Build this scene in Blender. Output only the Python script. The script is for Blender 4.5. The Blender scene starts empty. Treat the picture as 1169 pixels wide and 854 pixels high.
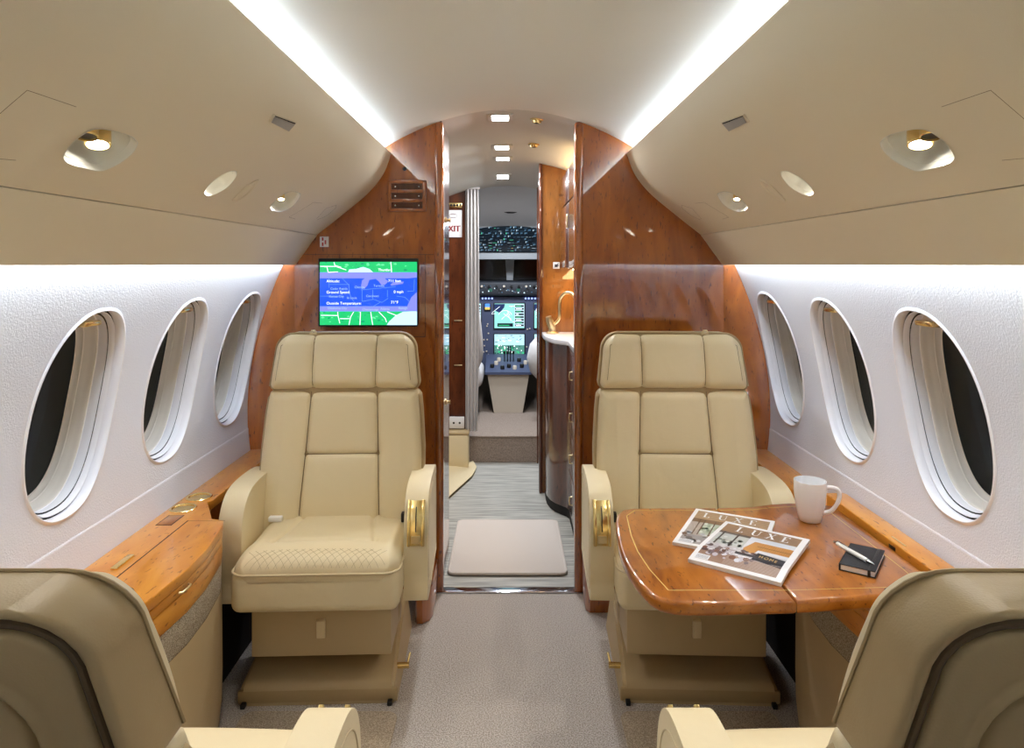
import bpy, bmesh, math, random
import numpy as np
from mathutils import Vector, Matrix
random.seed(7)
rng = np.random.default_rng(5)
C = bpy.context.scene.collection
F, CX, HY, EYE = 790.0, 581.0, 302.0, 1.31
def P(px, py, Y):
    return ((px-CX)*Y/F, Y, EYE-(py-HY)*Y/F)
# ------------------------------------------------------------------ materials
def lin(c):
    return tuple(((x/255)/12.92 if x/255 <= .04045 else ((x/255+.055)/1.055)**2.4) for x in c)
def newmat(name):
    m = bpy.data.materials.new(name); m.use_nodes = True
    nt = m.node_tree; b = nt.nodes['Principled BSDF']
    return m, nt, b
def node(nt, t, **kw):
    n = nt.nodes.new(t)
    for k, v in kw.items():
        if k in n.inputs: n.inputs[k].default_value = v
        else: setattr(n, k, v)
    return n
def plain(name, c, rough=.5, metal=0, coat=0, bump=None, emit=None, spec=None, sheen=0):
    m, nt, b = newmat(name)
    b.inputs['Base Color'].default_value = (*lin(c), 1)
    b.inputs['Roughness'].default_value = rough; b.inputs['Metallic'].default_value = metal
    b.inputs['Coat Weight'].default_value = coat; b.inputs['Coat Roughness'].default_value = .04
    if spec is not None: b.inputs['Specular IOR Level'].default_value = spec
    if sheen: b.inputs['Sheen Weight'].default_value = sheen
    if bump:
        sc, st = bump
        tc = node(nt, 'ShaderNodeTexCoord'); n = node(nt, 'ShaderNodeTexNoise', Scale=sc, Detail=3)
        bp = node(nt, 'ShaderNodeBump', Strength=st, Distance=.002)
        nt.links.new(tc.outputs['Object'], n.inputs['Vector']); nt.links.new(n.outputs[0], bp.inputs['Height'])
        nt.links.new(bp.outputs[0], b.inputs['Normal'])
    if emit:
        b.inputs['Emission Color'].default_value = (*lin(emit[0]), 1); b.inputs['Emission Strength'].default_value = emit[1]
    return m
def speckle(name, c1, c2, scale, rough=.95, bump=.4, stretch=None, detail=2):
    m, nt, b = newmat(name)
    tc = node(nt, 'ShaderNodeTexCoord'); n = node(nt, 'ShaderNodeTexNoise', Scale=scale, Detail=detail)
    src = tc.outputs['Object']
    if stretch:
        mp = node(nt, 'ShaderNodeMapping'); mp.inputs['Scale'].default_value = stretch
        nt.links.new(src, mp.inputs[0]); src = mp.outputs[0]
    r = node(nt, 'ShaderNodeValToRGB')
    r.color_ramp.elements[0].position = .35; r.color_ramp.elements[1].position = .65
    r.color_ramp.elements[0].color = (*lin(c1), 1); r.color_ramp.elements[1].color = (*lin(c2), 1)
    bp = node(nt, 'ShaderNodeBump', Strength=bump, Distance=.003)
    nt.links.new(src, n.inputs['Vector']); nt.links.new(n.outputs[0], r.inputs[0]); nt.links.new(r.outputs[0], b.inputs['Base Color'])
    nt.links.new(n.outputs[0], bp.inputs['Height']); nt.links.new(bp.outputs[0], b.inputs['Normal'])
    b.inputs['Roughness'].default_value = rough; b.inputs['Specular IOR Level'].default_value = .2
    return m
def wood(name, light, dark, fleck, axis, coat=1.0, fscale=95, ior=1.5):
    # figured veneer under clear lacquer: soft figure plus short dark flecks along the grain axis
    m, nt, b = newmat(name); L = nt.links.new
    tc = node(nt, 'ShaderNodeTexCoord')
    mp = node(nt, 'ShaderNodeMapping'); s = [1, 1, 1]; s[axis] = .28
    mp.inputs['Scale'].default_value = s
    L(tc.outputs['Object'], mp.inputs[0])
    n1 = node(nt, 'ShaderNodeTexNoise', Scale=14, Detail=5, Distortion=1.2)
    n2 = node(nt, 'ShaderNodeTexNoise', Scale=fscale, Detail=1.5)
    n3 = node(nt, 'ShaderNodeTexNoise', Scale=4, Detail=2)
    for n in (n1, n2): L(mp.outputs[0], n.inputs['Vector'])
    L(tc.outputs['Object'], n3.inputs['Vector'])
    r1 = node(nt, 'ShaderNodeValToRGB')
    r1.color_ramp.elements[0].position = .3; r1.color_ramp.elements[1].position = .7
    r1.color_ramp.elements[0].color = (*lin(dark), 1); r1.color_ramp.elements[1].color = (*lin(light), 1)
    r2 = node(nt, 'ShaderNodeValToRGB')
    r2.color_ramp.elements[0].position = .64; r2.color_ramp.elements[1].position = .74
    r2.color_ramp.elements[0].color = (0, 0, 0, 1); r2.color_ramp.elements[1].color = (.8, .8, .8, 1)
    mx0 = node(nt, 'ShaderNodeMath', operation='ADD'); mx0.inputs[1].default_value = -.5
    add = node(nt, 'ShaderNodeMath', operation='MULTIPLY_ADD'); add.inputs[1].default_value = .5
    L(n3.outputs[0], mx0.inputs[0]); L(mx0.outputs[0], add.inputs[0]); L(n1.outputs[0], add.inputs[2]); L(add.outputs[0], r1.inputs[0])
    L(n2.outputs[0], r2.inputs[0])
    mx = node(nt, 'ShaderNodeMix', data_type='RGBA')
    mx.inputs[7].default_value = (*lin(fleck), 1)
    L(r2.outputs[0], mx.inputs[0]); L(r1.outputs[0], mx.inputs[6]); L(mx.outputs[2], b.inputs['Base Color'])
    b.inputs['Roughness'].default_value = .3; b.inputs['Coat Weight'].default_value = coat
    b.inputs['Coat Roughness'].default_value = .03; b.inputs['Coat IOR'].default_value = ior; b.inputs['Specular IOR Level'].default_value = .25
    return m
def leather(name, c, rough=.42):
    m, nt, b = newmat(name); L = nt.links.new
    tc = node(nt, 'ShaderNodeTexCoord')
    n = node(nt, 'ShaderNodeTexVoronoi', Scale=420); n2 = node(nt, 'ShaderNodeTexNoise', Scale=9, Detail=3, Distortion=.6)
    b1 = node(nt, 'ShaderNodeBump', Strength=.12, Distance=.001); b2 = node(nt, 'ShaderNodeBump', Strength=.22, Distance=.012)
    L(tc.outputs['Object'], n.inputs['Vector']); L(tc.outputs['Object'], n2.inputs['Vector'])
    L(n.outputs[0], b1.inputs['Height']); L(n2.outputs[0], b2.inputs['Height']); L(b2.outputs[0], b1.inputs['Normal'])
    L(b1.outputs[0], b.inputs['Normal'])
    b.inputs['Base Color'].default_value = (*lin(c), 1); b.inputs['Roughness'].default_value = rough
    b.inputs['Specular IOR Level'].default_value = .4
    return m
def glassmat(name, tint, refl=.12):
    m = bpy.data.materials.new(name); m.use_nodes = True; nt = m.node_tree; nt.nodes.clear(); L = nt.links.new
    o = node(nt, 'ShaderNodeOutputMaterial'); t = node(nt, 'ShaderNodeBsdfTransparent'); g = node(nt, 'ShaderNodeBsdfGlossy')
    t.inputs[0].default_value = (*tint, 1); g.inputs['Roughness'].default_value = .02
    mx = node(nt, 'ShaderNodeMixShader'); lw = node(nt, 'ShaderNodeLayerWeight'); lw.inputs[0].default_value = .5
    pw = node(nt, 'ShaderNodeMath', operation='POWER'); pw.inputs[1].default_value = 4; sc_ = node(nt, 'ShaderNodeMath', operation='MULTIPLY_ADD'); sc_.inputs[1].default_value = .5; sc_.inputs[2].default_value = .03
    L(lw.outputs[1], pw.inputs[0]); L(pw.outputs[0], sc_.inputs[0]); L(sc_.outputs[0], mx.inputs[0]); L(t.outputs[0], mx.inputs[1]); L(g.outputs[0], mx.inputs[2]); L(mx.outputs[0], o.inputs[0])
    return m
M = {}
M['wall'] = plain('wall_fabric', (228, 231, 240), .9, bump=(230, .55), spec=.1)
M['ceil'] = plain('ceiling_fabric', (228, 226, 218), .9, bump=(300, .25), spec=.1)
M['bin'] = plain('bin_leather', (228, 218, 194), .6, bump=(500, .12), spec=.25)
M['vest_ceil'] = plain('vestibule_ceiling', (205, 205, 198), .8, spec=.15)
M['wood_z'] = wood('veneer_upright', (180, 100, 22), (138, 66, 8), (82, 34, 6), 2, 1, 120, 1.9)
M['wood_lit'] = wood('veneer_ledge_lit', (222, 152, 56), (200, 124, 36), (136, 72, 18), 1, .7, 130)  # same wood as the bulkhead, with the ledge's brighter light put into its colour
M['wood_t'] = wood('veneer_table', (184, 112, 34), (134, 72, 14), (78, 36, 8), 1, 1, 150)
M['wood_shaded'] = wood('veneer_shaded', (104, 54, 28), (74, 36, 18), (48, 20, 10), 2)  # same veneer again, the dimness of passage and galley put into its colour
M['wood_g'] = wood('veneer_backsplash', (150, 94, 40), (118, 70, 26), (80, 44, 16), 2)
M['leather'] = leather('cream_leather', (226, 210, 172))
M['leather_d'] = leather('tan_leather', (190, 168, 128), .45)
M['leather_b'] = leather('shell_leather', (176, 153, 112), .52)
M['seam'] = plain('seam_thread', (120, 98, 66), .7)
M['seam_d'] = plain('groove_leather', (92, 74, 48), .6)
M['quilt'] = plain('quilting_thread', (172, 152, 112), .7)
M['piping'] = plain('piping_leather', (206, 188, 150), .5)
M['carpet'] = speckle('floor_carpet', (140, 131, 122), (206, 198, 190), 260, bump=.8)
M['carpet2'] = speckle('inset_carpet', (150, 136, 118), (206, 192, 170), 330, bump=.8)
M['carpet3'] = speckle('console_carpet', (130, 116, 96), (200, 188, 166), 380, bump=.8)
M['mat'] = speckle('mat_pile', (200, 190, 180), (230, 220, 210), 500, bump=.5)
M['step'] = speckle('step_carpet', (128, 112, 100), (176, 160, 146), 300, bump=.6)
M['plank'] = speckle('striated_vinyl', (142, 141, 134), (196, 194, 185), 10, .4, .05, (.45, 7, 1), 4)
M['brass'] = plain('polished_brass', (252, 224, 156), .22, 1)
M['gold'] = plain('satin_gold', (236, 216, 172), .3, 1)
M['chrome'] = plain('chrome', (210, 210, 214), .12, 1)
M['black'] = plain('black_plastic', (14, 14, 15), .4)
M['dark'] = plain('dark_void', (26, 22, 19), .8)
M['white'] = plain('white_plastic', (236, 236, 236), .35)
M['pod'] = plain('pod_plastic', (238, 236, 224), .25, coat=.4)
M['beige_p'] = plain('window_plastic', (226, 219, 208), .32, coat=.35)
M['white_p'] = plain('window_trim', (242, 241, 244), .35, coat=.2)
M['grill'] = plain('speaker_grill', (168, 164, 158), .6, bump=(900, .6))
M['ceramic'] = plain('white_ceramic', (248, 250, 253), .14, coat=.6)
M['paper'] = plain('paper_edge', (232, 231, 230), .7)
M['counter'] = plain('white_counter', (232, 232, 236), .2, coat=.3)
M['led'] = plain('led_strip', (255, 255, 255), .5, emit=((212, 231, 255), 24))
M['led2'] = plain('wall_led_strip', (255, 255, 255), .5, emit=((214, 231, 255), 34))
M['lens'] = plain('lamp_lens', (255, 255, 255), .3, emit=((255, 250, 240), 26))
M['vlamp'] = plain('vestibule_lamp', (255, 255, 255), .3, emit=((248, 250, 255), 11))
M['warm'] = plain('galley_lamp', (255, 255, 255), .3, emit=((255, 214, 150), 14))
M['glass'] = glassmat('window_glass', (.75, .78, .77))
M['notebook'] = plain('black_cover', (20, 22, 28), .55, bump=(700, .2))
M['cloth'] = plain('curtain_cloth', (206, 202, 200), .9)
M['ck_wall'] = plain('cockpit_lining', (206, 210, 212), .7)
M['ck_dark'] = plain('cockpit_dark', (34, 37, 44), .6)
M['ck_blue'] = plain('instrument_grey', (70, 78, 104), .5)
M['ck_ped'] = plain('pedestal_shell', (206, 194, 176), .5)
M['night'] = plain('night_glass', (4, 4, 5), .12)
M['fleece'] = plain('sheepskin', (200, 196, 192), 1, bump=(120, 1), sheen=.4)
M['hangar'] = speckle('hangar_wall', (24, 24, 23), (66, 66, 60), 1.0, .9, 0, (1, 2.2, .12), 1)
EM = {}
def emat(c, s=1.0):
    k = (c, s)
    if k not in EM:
        m, nt, b = newmat('screen_%02x%02x%02x' % c)
        b.inputs['Base Color'].default_value = (0, 0, 0, 1); b.inputs['Roughness'].default_value = .25
        b.inputs['Emission Color'].default_value = (*lin(c), 1); b.inputs['Emission Strength'].default_value = s
        EM[k] = m
    return EM[k]
PM = {}
def pmat(c, rough=.35, metal=0):
    k = (c, rough, metal)
    if k not in PM: PM[k] = plain('print_%02x%02x%02x' % c, c, rough, metal)
    return PM[k]
# ------------------------------------------------------------------ mesh builder
class MB:
    def __init__(s): s.v = []; s.f = []; s.mi = []
    def add(s, vs, fs, mi=0):
        o = len(s.v); s.v += [tuple(map(float, v)) for v in vs]
        for f in fs: s.f.append([i+o for i in f]); s.mi.append(mi)
        return s
    def bm(s, b, mi=0):
        b.verts.index_update()
        s.add([v.co for v in b.verts], [[v.index for v in f.verts] for f in b.faces], mi); b.free(); return s
    def box(s, a, c, r=0, seg=2, mi=0):
        b = bmesh.new(); bmesh.ops.create_cube(b, size=1)
        for v in b.verts:
            v.co = Vector([(a[i]+c[i])/2 + v.co[i]*(c[i]-a[i]) for i in range(3)])
        if r: bmesh.ops.bevel(b, geom=b.edges[:], offset=r, segments=seg, profile=.5, affect='EDGES', clamp_overlap=True)
        return s.bm(b, mi)
    def prism(s, pts, axis, a0, a1, r=0, seg=2, mi=0, caps_only=False):
        def to(p, a):
            q = list(p); q.insert(axis, a); return Vector(q)
        b = bmesh.new(); n = len(pts)
        A = [b.verts.new(to(p, a0)) for p in pts]; B = [b.verts.new(to(p, a1)) for p in pts]
        b.faces.new(A); b.faces.new(B[::-1])
        for i in range(n): b.faces.new([A[i], B[i], B[(i+1) % n], A[(i+1) % n]])
        bmesh.ops.recalc_face_normals(b, faces=b.faces[:])
        if r:
            es = [e for e in b.edges if (abs(e.verts[0].co[axis]-e.verts[1].co[axis]) < 1e-7)]
            bmesh.ops.bevel(b, geom=es, offset=r, segments=seg, profile=.5, affect='EDGES', clamp_overlap=True)
        return s.bm(b, mi)
    def tube(s, path, r, n=8, closed=False, mi=0, caps=True):
        path = [Vector(p) for p in path]; m = len(path)
        rs = r if hasattr(r, '__len__') else [r]*m
        t0 = (path[1]-path[0]).normalized(); up = Vector((0, 0, 1)) if abs(t0.z) < .9 else Vector((1, 0, 0))
        vs, fs = [], []; nrm = (up - t0*up.dot(t0)).normalized()
        for i, p in enumerate(path):
            a = path[(i-1) % m] if (closed or i > 0) else p; c = path[(i+1) % m] if (closed or i < m-1) else p
            t = (c-a).normalized(); nrm = (nrm - t*nrm.dot(t)).normalized(); bi = t.cross(nrm)
            for k in range(n):
                an = 2*math.pi*k/n; vs.append(p+(nrm*math.cos(an)+bi*math.sin(an))*rs[i])
        for i in range(m if closed else m-1):
            for k in range(n):
                j = (i+1) % m; fs.append([i*n+k, i*n+(k+1) % n, j*n+(k+1) % n, j*n+k])
        if not closed and caps: fs += [list(range(n))[::-1], [(m-1)*n+k for k in range(n)]]
        return s.add(vs, fs, mi)
    def lathe(s, prof, n=32, cen=(0, 0, 0), mat=None, mi=0):
        vs, fs = [], []
        for r, z in prof:
            for k in range(n):
                a = 2*math.pi*k/n; v = Vector((r*math.cos(a), r*math.sin(a), z))
                if mat is not None: v = mat @ v
                vs.append(v+Vector(cen))
        for i in range(len(prof)-1):
            for k in range(n): fs.append([i*n+k, i*n+(k+1) % n, (i+1)*n+(k+1) % n, (i+1)*n+k])
        return s.add(vs, fs, mi)
    def grid(s, A, mi=0, closed_u=False):
        # A: array (nu, nv, 3)
        nu, nv = A.shape[:2]; vs = A.reshape(-1, 3); fs = []
        for i in range(nu if closed_u else nu-1):
            for j in range(nv-1):
                k = (i+1) % nu; fs.append([i*nv+j, k*nv+j, k*nv+j+1, i*nv+j+1])
        return s.add(vs, fs, mi)
    def rings(s, R, mi=0, cap=False):
        n = len(R[0]); vs = [p for r in R for p in r]; fs = []
        for i in range(len(R)-1):
            for k in range(n): fs.append([i*n+k, i*n+(k+1) % n, (i+1)*n+(k+1) % n, (i+1)*n+k])
        if cap: fs.append([(len(R)-1)*n+k for k in range(n)])
        return s.add(vs, fs, mi)
    def build(s, name, mats, parent=None, ang=40, recalc=True):
        me = bpy.data.meshes.new(name); me.from_pydata(s.v, [], s.f)
        if not isinstance(mats, (list, tuple)): mats = [mats]
        for m in mats: me.materials.append(M[m] if isinstance(m, str) else m)
        if len(mats) > 1: me.polygons.foreach_set('material_index', s.mi)
        if recalc:
            b = bmesh.new(); b.from_mesh(me); bmesh.ops.recalc_face_normals(b, faces=b.faces[:]); b.to_mesh(me); b.free()
        me.polygons.foreach_set('use_smooth', [True]*len(me.polygons))
        me.set_sharp_from_angle(angle=math.radians(ang)); me.update()
        o = bpy.data.objects.new(name, me); C.objects.link(o)
        if parent is not None: o.parent = parent
        return o
def tag(o, label=None, cat=None, group=None, kind=None):
    if label: o['label'] = label
    if cat: o['category'] = cat
    if group: o['group'] = group
    if kind: o['kind'] = kind
    return o
def thing(name, loc, label, cat, group=None, rz=0):
    o = bpy.data.objects.new(name, None); C.objects.link(o); o.location = loc; o.rotation_euler = (0, 0, rz); o.empty_display_size = .05
    return tag(o, label, cat, group)
def struct(o, label=None, cat=None): return tag(o, label, cat, kind='structure')
_tc = {}
def text_geo(t):
    if t not in _tc:
        cu = bpy.data.curves.new('t', 'FONT'); cu.body = t; cu.resolution_u = 3
        o = bpy.data.objects.new('t', cu); C.objects.link(o)
        me = bpy.data.meshes.new_from_object(o.evaluated_get(bpy.context.evaluated_depsgraph_get()))
        _tc[t] = ([tuple(v.co)[:2] for v in me.vertices], [list(p.vertices) for p in me.polygons])
        bpy.data.objects.remove(o); bpy.data.curves.remove(cu); bpy.data.meshes.remove(me)
    return _tc[t]
class Flat:
    # printed or lit graphics laid on a real flat panel: polygons, lines and letters in the panel's own 2D frame
    def __init__(s, org, ex, ey, lift=.0002, off=0):
        s.o = Vector(org); s.x = Vector(ex); s.y = Vector(ey); s.n = s.x.cross(s.y).normalized(); s.lift = lift; s.off = off
        s.mb = MB(); s.mats = []
    def mi(s, m):
        if m not in s.mats: s.mats.append(m)
        return s.mats.index(m)
    def pt(s, p, L): return s.o+s.x*p[0]+s.y*p[1]+s.n*(s.lift*L+s.off)
    def poly(s, pts, L, m): s.mb.add([s.pt(p, L) for p in pts], [list(range(len(pts)))], s.mi(m)); return s
    def rect(s, x0, y0, x1, y1, L, m): return s.poly([(x0, y0), (x1, y0), (x1, y1), (x0, y1)], L, m)
    def line(s, pts, w, L, m):
        for (a, b), (c, d) in zip(pts, pts[1:]):
            l = math.hypot(c-a, d-b) or 1; nx, ny = -(d-b)/l*w/2, (c-a)/l*w/2
            s.poly([(a+nx, b+ny), (c+nx, d+ny), (c-nx, d-ny), (a-nx, b-ny)], L, m)
        return s
    def text(s, t, x, y, size, L, m, sx=1.0):
        vs, fs = text_geo(t); s.mb.add([s.pt((x+a*size*sx, y+b*size), L) for a, b in vs], fs, s.mi(m)); return s
    def disc(s, x, y, r, L, m, n=16): return s.poly([(x+r*math.cos(2*math.pi*k/n), y+r*math.sin(2*math.pi*k/n)) for k in range(n)], L, m)
    def build(s, name, parent=None): return s.mb.build(name, s.mats, parent, recalc=False)
# ------------------------------------------------------------------ cabin cross-section
BY = 2.77          # forward bulkhead
AFT = -2.6
def wx(z): return 1.04-.4*(z-.72)**2
def ceil_z(x): return 1.93-.615*x*x
def catmull(pts, n):
    p = np.array(pts, float); p = np.vstack([2*p[0]-p[1], p, 2*p[-1]-p[-2]]); out = []
    for i in range(1, len(p)-2):
        for t in np.linspace(0, 1, n, endpoint=False):
            a, b, c, d = p[i-1:i+3]
            out.append(.5*((2*b)+(c-a)*t+(2*a-5*b+4*c-d)*t*t+(3*b-a-3*c+d)*t**3))
    out.append(p[-2]); return np.array(out)
BINU = catmull([(.471, 1.753), (.503, 1.672), (.563, 1.5965), (.664, 1.511), (.768, 1.429)], 14)
BINL = np.array([(.768, 1.427), (.790, 1.398), (.812, 1.366), (.833, 1.338), (.8505, 1.313), (.853, 1.3095), (.858, 1.3085), (.866, 1.3085)])
_d = np.r_[0, np.cumsum(np.linalg.norm(np.diff(BINU, axis=0), axis=1))]
TU = _d[-1]
def binp(t): return np.interp(t, _d, BINU[:, 0]), np.interp(t, _d, BINU[:, 1])
def binn(t):
    x0, z0 = binp(max(t-.004, 0)); x1, z1 = binp(min(t+.004, TU)); dx, dz = x1-x0, z1-z0; l = math.hypot(dx, dz)
    return (-dz/l, dx/l)     # points outboard and up, into the bin
_rt = BINU[:, 0]/(BINU[:, 1]-EYE)
def pix_bin(px, py):
    dx, dy = abs(px-CX), HY-py; t = float(np.interp(dx/dy, _rt, _d)); x, z = binp(t)
    return x*F/dx, t
def hole_bay(mb, y0, y1, t0, t1, hole, fmap, nr=7, mi=0):
    hole = np.array(hole); c = hole.mean(axis=0); n = len(hole)
    dv = hole-c; per = []
    for d in dv:
        ks = []
        for k, lo, hi in ((0, y0, y1), (1, t0, t1)):
            if abs(d[k]) > 1e-9: ks.append(((hi if d[k] > 0 else lo)-c[k])/d[k])
        per.append(c+d*min(ks))
    per = np.array(per)
    for cr in ((y0, t0), (y0, t1), (y1, t0), (y1, t1)):
        per[np.argmin(np.linalg.norm(per-np.array(cr), axis=1))] = cr
    R = []
    for k in np.linspace(0, 1, nr)**1.3:
        R.append([fmap(*(h+(q-h)*k)) for h, q in zip(hole, per)])
    mb.rings(R, mi)
def resample(poly, n=64):
    p = np.array(poly); p = np.vstack([p, p[:1]])
    q = catmull_closed(np.array(poly), 12); q = np.vstack([q, q[:1]])
    s = np.r_[0, np.cumsum(np.linalg.norm(np.diff(q, axis=0), axis=1))]
    u = np.linspace(0, s[-1], n, endpoint=False)
    return np.c_[np.interp(u, s, q[:, 0]), np.interp(u, s, q[:, 1])]
def catmull_closed(p, n):
    out = []; m = len(p)
    for i in range(m):
        a, b, c, d = p[i-1], p[i], p[(i+1) % m], p[(i+2) % m]
        for t in np.linspace(0, 1, n, endpoint=False):
            out.append(.5*((2*b)+(c-a)*t+(2*a-5*b+4*c-d)*t*t+(3*b-a-3*c+d)*t**3))
    return np.array(out)
# ---- floor
struct(MB().box((-1.1, AFT, -.04), (1.1, BY, 0)).build('floor', 'carpet'), 'taupe speckled carpet covering the cabin floor', 'floor')
struct(MB().box((-1.0, BY, -.04), (1.0, 4.6, -.002)).build('vestibule_floor', 'plank'), 'grey striated plank floor of the entry passage', 'floor')
struct(MB().box((-.283, 2.755, 0), (.283, 2.80, .006), .002).build('threshold', 'chrome'), 'dark polished metal strip across the doorway floor', 'trim')
# ---- ceiling
xs = np.linspace(-.64, .64, 49); ys = np.linspace(AFT, BY, 30)
struct(MB().grid(np.array([[(x, y, ceil_z(x)) for y in ys] for x in xs])).build('ceiling', 'ceil'), 'arched pale fabric headliner between the two cove lights', 'ceiling')
# ---- walls with six visible oval windows, more behind the viewpoint
WY = [2.572, 2.100, 1.622]+[1.622-.48*k for k in range(1, 7)]
WA, WB, WZ = .158, .240, .960
def wnorm(z):
    n = np.array([1, .8*(z-.72)]); return n/np.linalg.norm(n)
NW = 72
ang = np.linspace(0, 2*np.pi, NW, endpoint=False)
def oval(sc=1.0, sb=None, ex=2.35):
    sb = sc if sb is None else sb
    c, s_ = np.cos(ang), np.sin(ang)
    return np.sign(c)*np.abs(c)**(2/ex)*WA*sc, np.sign(s_)*np.abs(s_)**(2/ex)*WB*sb
wcount = 0
for s, side in ((-1, 'left'), (1, 'right')):
    mb = MB()
    ed = [2.765]+[(WY[i]+WY[i+1])/2 for i in range(len(WY)-1)]+[WY[-1]-.24]
    for i, yc in enumerate(WY):
        dy, dz = oval(1.05, 1.04)
        hole = np.c_[dy+yc, dz+WZ]
        if i == 0: hole[:, 0] = np.minimum(hole[:, 0], 2.758)
        hole_bay(mb, ed[i+1], ed[i], .66, 1.46, hole, lambda y, z: (s*wx(z), y, z))
    zs = np.linspace(.66, 1.46, 24)
    mb.grid(np.array([[(s*wx(z), y, z) for z in zs] for y in (AFT, ed[-1])]))
    struct(mb.build('wall_'+side, 'wall'), 'white textured fabric wall panel on the %s with oval windows' % ('side of the television' if s < 0 else 'side of the table'), 'wall')
    zs = np.linspace(.50, .652, 8)
    pr = [(wx(.67)+.004, .6605), (wx(.66)-.0002, .660), (wx(.655)-.0016, .657)]+[(wx(z)-.0016, z) for z in zs[::-1]]+[(1.07, .50)]
    struct(MB().grid(np.array([[(s*x, y, z) for x, z in pr] for y in (AFT, BY-.005)])).build('trim_%d' % (1 if s < 0 else 2), 'wall'),
           'white fabric lower wall strip above the %s wood ledge' % ('drawer console' if s < 0 else 'table side'), 'trim')
    # outer fuselage skin below the ledge
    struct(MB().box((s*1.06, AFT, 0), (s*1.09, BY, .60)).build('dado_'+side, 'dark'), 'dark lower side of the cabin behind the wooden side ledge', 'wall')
    for i, yc in enumerate(WY):
        wcount += 1
        def ring(sc, d, sb=None, dyo=0):
            dy, dz = oval(sc, sb); out = []
            for a, b in zip(dy, dz):
                z = WZ+b; n = wnorm(z); y = yc+a
                if i == 0: y = min(y, 2.765)
                out.append((s*(wx(z)+n[0]*d), y, z+n[1]*d))
            return out
        lip = MB().rings([ring(1.052, .0005, 1.042), ring(1.035, -.003, 1.026), ring(1.015, -.0035, 1.010), ring(.998, .001), ring(.99, .012), ring(.992, .022)])
        lab = ['window nearest the bulkhead', 'middle window', 'large near window'][i] if i < 3 else 'window'
        where = 'on the television side wall' if s < 0 else 'on the table side wall'
        w = struct(lip.build('window_%d' % wcount, 'white_p'), 'oval cabin window, the %s %s' % (lab, where) if i < 3 else 'oval cabin window further aft %s' % where, 'window')
        if i > 4: w['group'] = 'aft cabin windows'
        MB().rings([ring(.992, .0215), ring(1.0, .030), ring(.93, .032)]).build('gap', 'dark', w)
        MB().rings([ring(.975, .030), ring(.972, .018), ring(.960, .0165), ring(.950, .022), ring(.940, .040), ring(.934, .054), ring(.938, .056), ring(.93, .058)]).build('shade_track', 'white_p', w)
        MB().rings([ring(.938, .057), ring(.922, .058), ring(.912, .064), ring(.915, .070), ring(.905, .076), ring(.893, .088)]).build('inner_frame', 'beige_p', w)
        MB().rings([ring(.893, .088), ring(.884, .090), ring(.888, .098), ring(.872, .106), ring(.855, .106)]).build('pane_surround', 'beige_p', w)
        MB().rings([ring(.87, .1085), ring(.4, .1085), ring(.01, .1085)]).build('pane', 'glass', w)
        if i < 5:
            z = WZ+WB*.925; n = wnorm(z); x = wx(z)+.030
            h = MB().box((s*x-.016, yc-.034, z-.017), (s*x+.012, yc+.034, z-.004), .005)
            h.build('shade_handle', 'brass', w)
# ---- hangar outside
for s, nm in ((-1, 'left'), (1, 'right')):
    struct(MB().box((s*3.0, -4, -1.5), (s*3.1, 9, 3.0)).build('backdrop_'+nm, 'hangar'), 'dark hangar wall seen through the cabin windows', 'background')
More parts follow.
